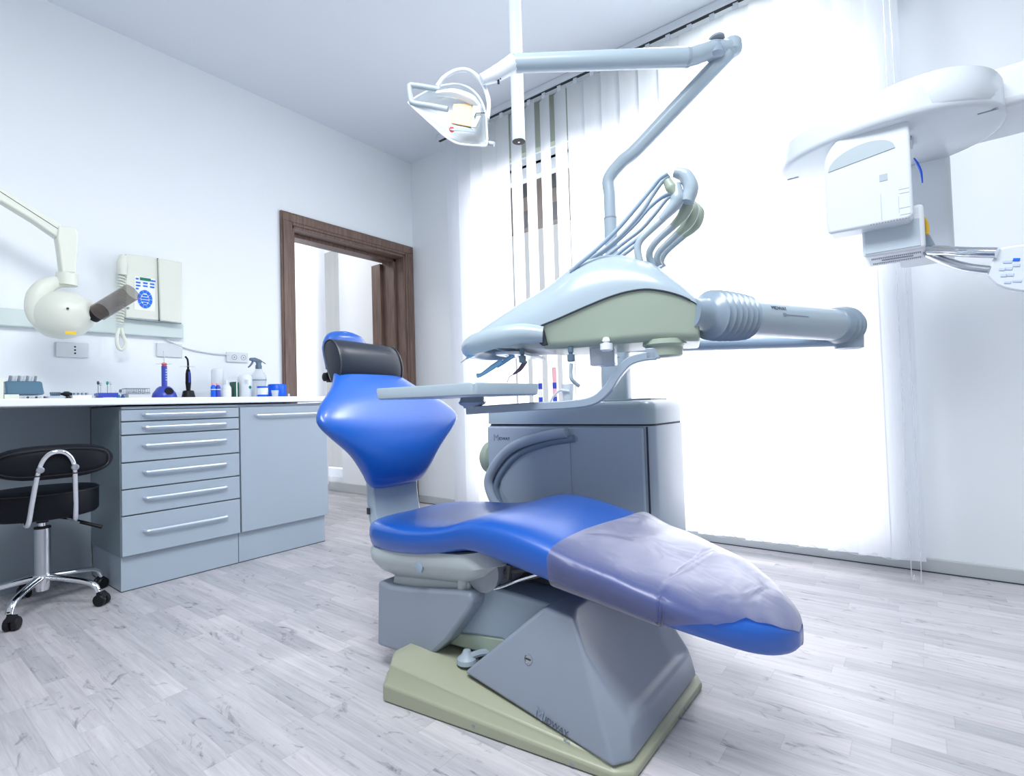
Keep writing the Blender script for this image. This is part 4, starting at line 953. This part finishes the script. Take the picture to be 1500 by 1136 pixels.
ax_ = (onY(150, 449, 3.02)-hc).normalized()
bm = nb(); lathe(bm, hc-ax_*.125, ax_, [(.02, 0), (.065, .006), (.092, .03), (.108, .07), (.112, .11), (.106, .15), (.085, .19), (.058, .215), (.048, .235), (.02, .24)], 32); hd = obj('tube_head', bm, 'xray_beige', xr, sharp=70)
bm = nb(); e_ = onY(143, 458, 3.05); ac_ = (onY(186, 432, 2.93)-e_).normalized(); cyl(bm, e_-ac_*.03, e_+ac_*.028, .034, 24); obj('cone_adapter', bm, 'black_plastic', xr)
bm = nb(); lathe(bm, e_+ac_*.004, ac_, [(.041, 0), (.041, .19), (.039, .19), (.039, 0)], 28); obj('cone', bm, 'smoke_plastic', xr, label='smoked transparent cylinder cone')
pw = xy(103, 488, 3.035); bm = nb(); box(bm, (pw.x-.018, pw.y-.001, pw.z-.004), (pw.x+.022, pw.y+.001, pw.z+.010)); obj('warning_label', bm, 'warning_yellow', hd)
bm = nb(); q_ = hc+Vector((-.02, -.108, .01)); lathe(bm, q_, (0, -1, 0), [(0, 0), (.005, 0), (.005, .004), (0, .004)], 10); obj('pivot_screw', bm, 'dark_gap', hd)

# control box
cb_ = empty('xray_control_box', (1.09, 3.45, 1.36), 'cream wall control box with blue keypad and coiled cord', 'control box')
FY = 3.415
def cpoly(pts, Y=FY): return [onY(x, y, Y) for x, y in pts]
obj('keypad_case', prism(nb(), cpoly([(184, 371), (231, 377), (234, 469), (184, 465)]), (0, 1, 0), .07), 'xray_beige', cb_, bevel=.006, seg=3)
obj('cover_case', prism(nb(), cpoly([(232, 378), (267, 384), (266, 473), (235, 469)], 3.40), (0, 1, 0), .085), 'xray_beige', cb_, bevel=.006, seg=3)
obj('case_gap', prism(nb(), cpoly([(230.5, 378), (232, 378), (234, 470), (232.5, 470)], FY-.0005), (0, 1, 0), .02), 'dark_gap', cb_)
obj('gap_line', prism(nb(), cpoly([(184, 464.5), (266, 472.5), (266, 474), (184, 466)], FY+.002), (0, 1, 0), .02), 'shade_and_part_grey', cb_)
kp_ = obj('keypad', prism(nb(), cpoly([(197, 404), (227, 408), (227, 456), (197, 453)], FY-.0005), (0, -1, 0), .001), 'label_white', cb_)
def key(x, y, w_, h_, m='keypad_blue'):
    p = onY(x, y, FY-.003); bm = nb(); box(bm, (p.x-w_, p.y-.001, p.z-h_), (p.x+w_, p.y+.001, p.z+h_)); return obj('key', bm, m, kp_, bevel=.001)
dp = onY(213, 409, FY-.003); obj('display', box(nb(), (dp.x-.026, dp.y-.001, dp.z-.008), (dp.x+.026, dp.y+.001, dp.z+.008)), 'display_green', kp_)
for x, y in ((201, 408), (224.5, 411.5), (202.5, 413.5), (213, 414.5), (223, 416), (202.5, 418), (213, 419), (223, 420.5), (201, 422.5)): key(x, y, .011 if x > 201.5 else .007, .0045)
oc = onY(212.5, 438, FY-.003)
for k in range(10):
    a0_, a1_ = 2*pi*k/10+.03, 2*pi*(k+1)/10-.03; poly = []
    for a in (a0_, (a0_+a1_)/2, a1_): poly.append((oc.x+.036*cos(a), oc.y, oc.z+.052*sin(a)))
    for a in (a1_, (a0_+a1_)/2, a0_): poly.append((oc.x+.021*cos(a), oc.y, oc.z+.034*sin(a)))
    obj('key', prism(nb(), poly, (0, -1, 0), .001), 'keypad_blue', kp_)
for dz, w_ in ((.020, .012), (.005, .018), (-.010, .018), (-.024, .010)): key(212.5, 438-dz*-1*0, w_, .0055).location.z += dz
p = onY(213, 382, FY-.0005); text('maker_name', 'x ray', (p.x-.012, p.y, p.z), (1, 0, 0), (0, 0, 1), .012, 'grey_mark', cb_) if False else None
# handset on the left with the coiled cord
bm = nb(); tube(bm, [onY(181, 375, 3.40), onY(179, 386, 3.395), onY(179, 402, 3.40)], [.018, .024, .020], 12, 5, flat=1.2); obj('exposure_handset', bm, 'xray_beige', cb_, sharp=60)
bm = nb(); pts = []; nT = 17
for k in range(nT*8+1):
    t = k/(nT*8); c_ = onY(178.5-3*t, 403+72*t, 3.40); a = 2*pi*k/8; pts.append(c_+Vector((.016*cos(a), .012*sin(a), 0)))
tube(bm, pts, .0042, 6, 0); tube(bm, [onY(174, 480, 3.40), onY(171, 495, 3.40), onY(173, 508, 3.40), onY(179, 512, 3.40), onY(184, 503, 3.40), onY(180, 490, 3.40), onY(178, 480, 3.40)], .009, 8, 5)
obj('coiled_cord', bm, 'xray_beige', cb_)
pk = onY(187, 451, FY); obj('jack', lathe(nb(), pk, (0, -1, 0), [(0, 0), (.006, 0), (.006, .01), (0, .011)], 12), 'vent_dark', cb_)

# wall sockets
def socket(x0, z0, x1, z1, lab, kind):
    s_ = empty('wall_socket', ((x0+x1)/2, WA, z0), lab, 'socket')
    o = obj('plate', box(nb(), (x0, WA-.012, z0), (x1, WA-.0005, z1)), 'socket_plate', s_, bevel=.003)
    bm = nb(); xm, zm = (x0+x1)/2+.01, (z0+z1)/2
    if kind == 3:
        for dz in (-.017, 0, .017): lathe(bm, (xm, WA-.0115, zm+dz), (0, -1, 0), [(0, 0), (.0045, 0), (.0045, .001), (0, .001)], 10)
        obj('socket_hole', bm, 'black_plastic', s_)
    if kind == 2:
        for dx in (-.03, .028): lathe(bm, (xm+dx, WA-.0115, zm), (0, -1, 0), [(.017, 0), (.017, .001), (.014, .001), (.014, 0)], 20)
        for dx in (-.03, .028): lathe(bm, (xm+dx, WA-.0115, zm), (0, -1, 0), [(0, 0), (.005, 0), (.005, .001), (0, .001)], 10)
        obj('socket_ring', bm, 'vent_dark', s_)
socket(.678, 1.147, .812, 1.225, 'white wall socket with three dark holes under the x-ray head', 3)
socket(1.128, 1.172, 1.262, 1.252, 'blank white wall plate below the x-ray control box', 0)
socket(1.515, 1.158, 1.652, 1.222, 'white double wall socket right of the cable, behind the bottles', 2)
bm = nb(); tube(bm, [(1.17, WA-.012, 1.285), (1.20, WA-.012, 1.262), (1.30, WA-.010, 1.226), (1.42, WA-.010, 1.208), (1.53, WA-.013, 1.203)], .004, 8, 8)
tag(obj('wall_cable', bm, 'socket_plate'), 'thin grey cable running from the rail to the double wall socket', 'cable')

# ------------------------------------------------------------------ stool
SC = Vector((.552, 3.08, 0))
stl = empty('stool', SC, 'black upholstered rolling stool with chrome base and small backrest', 'stool')
for k in range(5):
    a = radians(21+72*k-1); d_ = Vector((cos(a), sin(a), 0)); s_ = Vector((-sin(a), cos(a), 0))
    bm = nb(); tube(bm, [SC+EZ*.135, SC+d_*.06+EZ*.132, SC+d_*.17+EZ*.115, SC+d_*.225+EZ*.095, SC+d_*.245+EZ*.062], [.020, .017, .015, .014, .013], 12, 5, flat=.8); lg_ = obj('base_leg', bm, 'chrome', stl)
    cst = SC+d_*.250+s_*.012
    bm = nb(); cyl(bm, SC+d_*.245+EZ*.050, SC+d_*.245+EZ*.075, .008, 12)
    for q in (-.013, .013): lathe(bm, cst+s_*(q-.010)+EZ*.0265, s_, [(.0, 0), (.022, 0), (.0262, .004), (.0262, .016), (.022, .020), (0, .020)], 20)
    rr_ = [cst+s_*w_+EZ*z_+d_*q for w_, q, z_ in ((-.017, -.026, .030), (-.017, .0, .062), (-.017, .024, .040), (.017, .024, .040), (.017, 0, .062), (.017, -.026, .030))]
    loft(bm, [rr_[:3], rr_[3:][::-1]])
    obj('caster', bm, 'black_plastic', stl)
bm = nb(); lathe(bm, SC, (0, 0, 1), [(.0, .075), (.022, .078), (.027, .10), (.034, .125), (.034, .15), (.0, .151)], 24); obj('hub', bm, 'chrome', stl)
bm = nb(); cyl(bm, SC+EZ*.14, SC+EZ*.350, .0285, 28); obj('column', bm, 'brushed_steel', stl)
bm = nb(); cyl(bm, SC+EZ*.349, SC+EZ*.357, .0295, 28); obj('column_ring', bm, 'black_plastic', stl)
bm = nb(); cyl(bm, SC+EZ*.36, SC+EZ*.40, .014, 20); obj('gas_piston', bm, 'chrome', stl)
bm = nb(); cyl(bm, SC+EZ*.375, SC+EZ*.400, .021, 20); box(bm, (SC.x-.08, SC.y-.08, .393), (SC.x+.08, SC.y+.08, .405)); obj('seat_plate', bm, 'black_plastic', stl)
bm = nb(); lathe(bm, SC, (0, 0, 1), [(.0, .405), (.17, .405), (.188, .409), (.197, .420), (.198, .505), (.196, .516), (.189, .522), (.12, .527), (0, .529)], 48)
obj('seat', bm, 'black_vinyl', stl, sharp=50)
bm = nb(); tube(bm, [SC+Vector((.198*cos(t), .198*sin(t), .514)) for t in [2*pi*i/40 for i in range(41)]], .0028, 6, 0); obj('seat_piping', bm, 'stool_piping', stl)
bd = Vector((-.03, -1, 0)).normalized(); bs = Vector((1, -.03, 0)).normalized()
def bring(u):
    wv = max(.10, max(0, 1-abs(u/.2005)**3.2)**.5); cvp = SC + bd*(.275-.9*u*u) + bs*u; hz, th_ = .070*wv, .033*max(.35, wv**.5); cz = .655
    return [cvp+bd*(th_*sgnpow(cos(2*pi*k/20), .75)) + EZ*(cz+hz*sgnpow(sin(2*pi*k/20), .75)) for k in range(20)]
obj('backrest', loft(nb(), [bring(u) for u in (-.200, -.199, -.197, -.193, -.186, -.175, -.16, -.14, -.10, -.05, 0, .05, .10, .14, .16, .175, .186, .193, .197, .199, .200)]), 'black_vinyl', stl, sharp=70)
bm = nb(); c_ = SC+bd*.275; tube(bm, [c_+bs*(.178*sgnpow(cos(t), .6))-bd*(.9*(.178*cos(t))**2)+bd*.030+EZ*(.655+.052*sgnpow(sin(t), .7)) for t in [2*pi*i/40 for i in range(41)]], .0022, 6, 0); obj('backrest_piping', bm, 'stool_piping', stl)
U0 = SC+bd*.13
bm = nb(); up_pts = []
for u, z, q in ((-.070, .399, .12), (-.078, .398, .19), (-.074, .415, .222), (-.066, .52, .262), (-.054, .635, .305), (-.032, .684, .318), (0, .698, .322), (.032, .684, .318), (.054, .635, .305), (.066, .52, .262), (.074, .415, .222), (.078, .398, .19), (.070, .399, .12)):
    up_pts.append(SC+bd*q+bs*u+EZ*z)
tube(bm, up_pts, .0095, 12, 6); fr = obj('back_frame', bm, 'chrome', stl)
bm = nb()
for u in (-.053, .053): lathe(bm, SC+bd*.305+bs*u*1.02+EZ*.63, bd, [(.009, 0), (.013, .002), (.013, .022), (.009, .026), (0, .027)], 14)
obj('frame_knob', bm, 'brushed_steel', fr)
bm = nb(); tube(bm, [SC+Vector((.03, -.03, .395)), SC+Vector((.10, -.07, .375)), SC+Vector((.135, -.09, .355))], .004, 8, 3); lv = obj('height_lever', bm, 'black_plastic', stl)
bm = nb(); cyl(bm, SC+Vector((.115, -.078, .364)), SC+Vector((.185, -.115, .330)), .008, 12); obj('lever_grip', bm, 'black_plastic', lv)

# ------------------------------------------------------------------ things on the worktop
Z = CT
def px2(x, Y=3.30): return onY(x, 580, Y).x
def simple(name, bm, m, label, cat, group=None, **k): return tag(obj(name, bm, m, **k), label, cat, group)
# purple-blue scaler in its bell stand
X_ = px2(241, 3.25)
s_ = empty('scaler_stand', (X_, 3.25, Z), 'violet-blue bell-shaped stand holding a slim cordless handpiece with red collar', 'dental device')
bm = nb(); lathe(bm, (X_, 3.25, Z), (0, 0, 1), [(.058, 0), (.060, .008), (.054, .03), (.036, .058), (.024, .068), (0, .070)], 28); obj('base', bm, 'scaler_blue', s_)
bm = nb(); 
for v_ in (0,): lathe(bm, (X_+.005, 3.25-.040, Z+.036), (.1, -1, .55), [(0, 0), (.021, 0), (.021, .012), (0, .013)], 20)
obj('dark_button', bm, 'black_plastic', s_)
bm = nb(); cyl(bm, (X_, 3.25, Z+.06), (X_, 3.25, Z+.178), .0135, 18); obj('handpiece', bm, 'scaler_blue', s_)
bm = nb(); lathe(bm, (X_, 3.25, Z+.178), (0, 0, 1), [(.012, 0), (.011, .008), (.013, .01), (.013, .016), (.005, .02), (0, .022)], 16); obj('red_collar', bm, 'label_red', s_)
bm = nb(); lathe(bm, (X_, 3.25, Z+.190), (0, 0, 1), [(.040, 0), (.040, .0015), (0, .002)], 28); obj('splash_disc', bm, 'clear_plastic', s_)
bm = nb(); tube(bm, [(X_, 3.25, Z+.19), (X_-.001, 3.25, Z+.25), (X_-.004, 3.25, Z+.262)], .002, 8, 4); obj('tip', bm, 'brushed_steel', s_)
bm = nb()
for k in range(5): box(bm, (X_+.002, 3.2355, Z+.10+.014*k), (X_+.008, 3.238, Z+.105+.014*k))
obj('key_marks', bm, 'keypad_text', s_)
# black curing lamp
X_ = px2(276, 3.25)
s_ = empty('curing_light', (X_, 3.25, Z), 'black curing light with bent tip standing in a small black holder', 'dental device')
bm = nb(); lathe(bm, (X_, 3.25, Z), (0, 0, 1), [(.036, 0), (.034, .010), (.027, .042), (.022, .046), (0, .047)], 20); obj('holder', bm, 'black_plastic', s_)
bm = nb(); lathe(bm, (X_, 3.25, Z+.04), (0, 0, 1), [(.010, 0), (.014, .05), (.013, .10), (.009, .125), (0, .128)], 18); obj('grip', bm, 'black_vinyl', s_)
obj('side_strip', box(nb(), (X_-.003, 3.2355, Z+.09), (X_+.004, 3.2375, Z+.15)), 'scaler_blue', s_)
bm = nb(); lathe(bm, (X_, 3.25, Z+.180), (0, 0, 1), [(.040, 0), (.040, .0015), (0, .002)], 28); obj('shield_disc', bm, 'clear_plastic', s_)
bm = nb(); tube(bm, [(X_, 3.25, Z+.165), (X_, 3.25, Z+.20), (X_-.003, 3.25, Z+.222), (X_-.014, 3.25, Z+.238)], [.006, .005, .005], 10, 5); obj('light_guide', bm, 'black_plastic', s_)
# row of bottles
def bottle(x, Y, r, h_, m, name, label, cat='bottle', prof=None, lab=None, cap=None):
    e_ = empty(name, (x, Y, Z), label, cat)
    prof = prof or [(r*.95, 0), (r, .004), (r, h_*.80), (r*.6, h_*.9), (r*.35, h_*.93), (r*.35, h_), (0, h_)]
    bm = nb(); lathe(bm, (x, Y, Z), (0, 0, 1), prof, 28); obj('body', bm, m, e_, sharp=40)
    if lab: bm = nb(); lathe(bm, (x, Y, Z+lab[1]), (0, 0, 1), [(r*1.01, 0), (r*1.01, lab[2]-lab[1])], 28); obj('label', bm, lab[0], e_)
    if cap: bm = nb(); lathe(bm, (x, Y, Z+cap[1]), (0, 0, 1), [(cap[2], 0), (cap[2], cap[3]), (0, cap[3]+.002)], 20); obj('cap', bm, cap[0], e_)
    return e_
x_ = px2(319, 3.38); bottle(x_, 3.38, .036, .19, 'white_plastic', 'towel_roll_can', 'tall white cylinder with rounded lid at the back of the bottle group', 'canister', [(.035, 0), (.036, .165), (.033, .178), (.02, .186), (0, .189)])
for i, (px, lab_) in enumerate(((312.5, 'small blue bottle with white cap, leftmost of the bottle group'), (319.5, 'small dark blue bottle directly right of the leftmost blue bottle'))):
    x_ = px2(px, 3.26); bottle(x_, 3.26, .0135, .088, 'bright_blue' if i == 0 else 'scaler_blue', 'small_bottle', lab_, 'bottle', [(.013, 0), (.0135, .003), (.0135, .066), (.010, .074), (.008, .076), (.008, .088), (0, .088)], ('label_white', .050, .054), ('label_pink', .078, .009, .011))
x_ = px2(332, 3.26); bottle(x_, 3.26, .026, .105, 'white_plastic', 'dropper_bottle', 'white squat bottle with dark outlined label and narrow cap', 'bottle', [(.025, 0), (.026, .004), (.026, .062), (.018, .078), (.010, .082), (0, .083)], ('label_white', .008, .05), ('white_plastic', .082, .009, .024))
x_ = px2(343.5, 3.27); bm = nb(); box(bm, (x_-.014, 3.24, Z), (x_-.002, 3.30, Z+.098)); e_ = empty('folded_card_box', (x_, 3.27, Z), 'narrow dark green carton between the white bottles', 'box'); obj('carton', bm, 'dark_green', e_); obj('white_edge', box(nb(), (x_-.002, 3.24, Z), (x_+.004, 3.30, Z+.098)), 'label_white', e_); obj('carton_side', box(nb(), (x_+.004, 3.24, Z), (x_+.012, 3.30, Z+.095)), 'dark_green', e_)
x_ = px2(359, 3.27); e_ = bottle(x_, 3.27, .041, .17, 'white_plastic', 'disinfectant_jar', 'large white cylindrical jar with green mark behind the spray bottle', 'jar', [(.040, 0), (.0415, .004), (.0415, .115), (.040, .130), (.028, .145), (0, .147)])
bm = nb(); lathe(bm, (x_+.012, 3.2300, Z+.065), (.2, -1, 0), [(.009, 0), (.009, .002), (.005, .002), (.005, 0)], 16); obj('green_mark', bm, 'teal', e_)
bm = nb()
for k in range(3): box(bm, (x_-.02, 3.2272, Z+.088+.009*k), (x_+.004, 3.2300, Z+.0895+.009*k))
obj('printed_lines', bm, 'grey_mark', e_)
x_ = px2(379.5, 3.33)
s_ = empty('spray_bottle', (x_, 3.33, Z), 'clear spray bottle with dark grey trigger head behind the blue tub', 'bottle')
bm = nb(); lathe(bm, (x_, 3.33, Z), (0, 0, 1), [(.041, 0), (.043, .005), (.043, .100), (.046, .125), (.040, .150), (.026, .170), (.018, .188), (.014, .20), (0, .201)], 28); obj('bottle_body', bm, 'clear_plastic', s_)
bm = nb(); lathe(bm, (x_, 3.33, Z+.186), (0, 0, 1), [(.019, 0), (.019, .022), (.015, .030), (.012, .05), (0, .052)], 20)
prism(bm, [(x_-.058, 3.321, Z+.240), (x_-.055, 3.321, Z+.256), (x_-.025, 3.321, Z+.259), (x_+.012, 3.321, Z+.246), (x_+.024, 3.321, Z+.236), (x_+.016, 3.321, Z+.228), (x_+.012, 3.321, Z+.206), (x_-.010, 3.321, Z+.206), (x_-.016, 3.321, Z+.230), (x_-.042, 3.321, Z+.236)], (0, 1, 0), .018)
obj('spray_head', bm, 'sprayer_grey', s_, bevel=.003)
bm = nb(); tube(bm, [(x_-.036, 3.33, Z+.238), (x_-.042, 3.33, Z+.222), (x_-.058, 3.33, Z+.202), (x_-.067, 3.33, Z+.196)], [.007, .006, .004], 10, 4); obj('trigger', bm, 'sprayer_grey', s_)
bm = nb(); tube(bm, [(x_+.015, 3.33, Z+.238), (x_+.03, 3.33, Z+.232), (x_+.045, 3.33, Z+.222)], .003, 8, 3); obj('head_tail', bm, 'sprayer_grey', s_)
bm = nb(); lathe(bm, (x_, 3.33, Z+.112), (0, 0, 1), [(.0455, 0), (.047, .004), (.0455, .008)], 28); obj('dark_ring', bm, 'shade_and_part_grey', s_)
x_ = px2(406, 3.29); bottle(x_, 3.29, .055, .095, 'bright_blue', 'blue_tub', 'large bright blue round tub beside the door frame', 'tub', [(.053, 0), (.055, .004), (.055, .082), (.050, .088), (0, .089)])
x_ = px2(385, 3.20); bm = nb(); e_ = empty('round_box', (x_, 3.20, Z), 'white round box with blue lid and blue base in front of the spray bottle', 'box')
bm = nb(); lathe(bm, (x_, 3.20, Z+.016), (0, 0, 1), [(.031, 0), (.031, .046)], 28); obj('body', bm, 'label_white', e_); bm = nb(); cyl(bm, (x_, 3.20, Z+.060), (x_, 3.20, Z+.070), .033, 28); obj('lid', bm, 'bright_blue', e_); bm = nb(); cyl(bm, (x_, 3.20, Z), (x_, 3.20, Z+.018), .033, 28); obj('base', bm, 'bright_blue', e_)
x_ = px2(403, 3.15); bm = nb(); lathe(bm, (x_, 3.15, Z), (0, 0, 1), [(.017, 0), (.022, .043), (.020, .043), (.016, .003), (0, .003)], 24); simple('plastic_cup', bm, 'clear_plastic', 'small translucent plastic cup in front of the blue tub', 'cup')
x_ = px2(423, 3.25); bm = nb(); lathe(bm, (x_, 3.25, Z), (0, 0, 1), [(.006, 0), (.006, .024), (0, .026)], 14); simple('white_vial', bm, 'label_white', 'tiny white vial right of the blue tub', 'vial')
# long things on the left
x0_, x1_ = px2(-2, 3.30), px2(60, 3.30)
e_ = empty('instrument_case', ((x0_+x1_)/2, 3.30, Z), 'smoky blue curved lid case with clips along its top, far left on the worktop', 'case')
obj('case_base', box(nb(), (x0_-.02, 3.22, Z), (x1_-.02, 3.38, Z+.022)), 'rail_metal', e_, bevel=.003)
bm = nb(); prism(bm, [(x0_+.012, 3.21, Z+.024), (x1_-.002, 3.21, Z+.024), (x1_-.006, 3.24, Z+.088), (x0_+.012, 3.24, Z+.088)], (0, 1, 0), .12); obj('curved_lid', bm, 'drawer_case_blue', e_, bevel=.008)
for k in range(10):
    bm = nb(); xk = x0_+.03+k*(x1_-x0_-.06)/9; cyl(bm, (xk, 3.26, Z+.085), (xk+.003, 3.25, Z+.112), .006, 8); obj('clip', bm, 'rail_metal' if k % 3 else 'vent_dark', e_)
for k in range(12):
    xk = x0_+.07+k*.0145; bm = nb(); lathe(bm, (xk, 3.215, Z+.012), (0, -1, 0), [(0, 0), (.0048, 0), (.0048, .004), (0, .004)], 8); obj('bur_head', bm, 'mechanism' if k % 2 else 'grey_mark', e_)
x_ = px2(1, 3.17); simple('paper_box', box(nb(), (x_-.06, 3.14, Z), (x_+.005, 3.20, Z+.10)), 'xray_beige', 'pale carton cut off by the left edge of the photo', 'box')
x_ = px2(15, 3.17); simple('tin', box(nb(), (x_-.022, 3.15, Z), (x_+.026, 3.20, Z+.024)), 'xray_beige', 'small cream tin before the smoky lid case', 'tin', bevel=.002)
a_, b_ = px2(69, 3.24), px2(92, 3.24)
e_ = empty('bur_rack', ((a_+b_)/2, 3.24, Z), 'low clear rack with a row of dark dental burs right of the smoky case', 'rack')
obj('rack_body', box(nb(), (a_, 3.21, Z), (b_, 3.27, Z+.018)), 'frosted_plastic', e_, bevel=.002)
for k in range(9):
    xk = a_+.012+k*(b_-a_-.024)/8; bm = nb(); lathe(bm, (xk, 3.235, Z+.016), (0, 0, 1), [(.002, 0), (.002, .010), (.0042, .012), (.0035, .020), (0, .021)], 8); obj('bur', bm, 'sprayer_grey', e_)
x_ = px2(97.5, 3.23); e_ = empty('dark_spool', (x_, 3.23, Z), 'small dark round spool between the clear rack and the white rack', 'spool')
bm = nb(); lathe(bm, (x_, 3.23, Z), (0, 0, 1), [(.021, 0), (.021, .010), (.012, .012), (.012, .020), (.022, .022), (.022, .032), (.012, .036), (0, .037)], 20); obj('spool', bm, 'black_plastic', e_)
bm = nb(); lathe(bm, (x_, 3.23, Z+.034), (0, 0, 1), [(.013, 0), (.010, .005), (0, .006)], 16); obj('green_cap', bm, 'dark_green', e_)
a_, b_ = px2(104, 3.22), px2(132, 3.22)
e_ = empty('bur_rack', ((a_+b_)/2, 3.22, Z), 'low white rack with a row of small grey burs right of the dark spool', 'rack')
obj('rack_body', box(nb(), (a_, 3.19, Z), (b_, 3.25, Z+.020)), 'label_white', e_, bevel=.002)
for k in range(8):
    xk = a_+.010+k*(b_-a_-.02)/7; bm = nb(); lathe(bm, (xk, 3.215, Z+.018), (0, 0, 1), [(.002, 0), (.002, .006), (.0042, .008), (.0035, .014), (0, .015)], 8); obj('bur', bm, 'grey_mark' if k % 2 else 'sprayer_grey', e_)
x_ = px2(136, 3.24); simple('clear_dish', lathe(nb(), (x_, 3.24, Z), (0, 0, 1), [(.010, 0), (.013, .018), (.011, .018), (.009, .002), (0, .002)], 18), 'clear_plastic', 'tiny clear dish between the white rack and the blue block', 'dish')
a_, b_ = px2(141, 3.24), px2(170, 3.24)
e_ = empty('instrument_block', ((a_+b_)/2, 3.24, Z), 'blue block holding upright files with grey and green ends', 'instrument holder')
obj('block', box(nb(), (a_, 3.20, Z+.010), (b_, 3.28, Z+.032)), 'scaler_blue', e_, bevel=.003)
obj('white_foot', box(nb(), (a_+.018, 3.205, Z), (b_-.02, 3.275, Z+.012)), 'label_white', e_, bevel=.002)
for dx, h_, m_ in ((.008, .062, 'mechanism'), (.018, .055, 'grey_mark'), (.046, .062, 'teal'), (.060, .062, 'rail_metal'), (.085, .018, 'label_white'), (.100, .022, 'sprayer_grey')):
    bm = nb(); cyl(bm, (a_+dx, 3.24, Z+.03), (a_+dx, 3.24, Z+.03+h_-.012), .0012, 6); lathe(bm, (a_+dx, 3.24, Z+.03+h_-.018), (0, 0, 1), [(.002, 0), (.0055, .004), (.005, .016), (0, .018)], 10); obj('file', bm, m_, e_)
x_ = px2(176, 3.22)
for k, (dx, m_, l_) in enumerate(((-.006, 'teal', 'small teal stopper beside the blue block'), (.012, 'scaler_blue', 'small blue stopper right of the teal stopper'))):
    bm = nb(); lathe(bm, (x_+dx, 3.22+.006*k, Z), (0, 0, 1), [(.009, 0), (.009, .012), (.005, .016), (.005, .022), (0, .023)], 12); simple('stopper', bm, m_, l_, 'stopper')
a_, b_ = px2(182, 3.24), px2(217, 3.24)
e_ = empty('steel_instrument_box', ((a_+b_)/2, 3.24, Z), 'open steel wire box on a pale base left of the violet-blue stand', 'box')
obj('base', box(nb(), (a_+.008, 3.20, Z), (b_+.004, 3.28, Z+.024)), 'rail_metal', e_, bevel=.002)
bm = nb(); z1_ = Z+.056
for y in (3.202, 3.278): box(bm, (a_, y-.0015, z1_-.003), (b_-.004, y+.0015, z1_)); box(bm, (a_, y-.0015, Z+.024), (b_-.004, y+.0015, Z+.027))
for k in range(13):
    xk = a_+k*(b_-.006-a_)/12
    for y in (3.202, 3.278): box(bm, (xk, y-.001, Z+.024), (xk+.0018, y+.001, z1_))
for xk in (a_, b_-.006): box(bm, (xk, 3.20, z1_-.003), (xk+.002, 3.28, z1_)); box(bm, (xk, 3.20, Z+.024), (xk+.002, 3.28, Z+.027))
obj('wire_basket', bm, 'vent_dark', e_)
for k in range(9): bm = nb(); xk = a_+.012+k*.0115; tube(bm, [(xk, 3.21, Z+.030+.002*(k % 3)), (xk+.004, 3.27, Z+.036+.004*(k % 2))], .0022, 6, 0); obj('instrument', bm, 'grey_mark', e_)
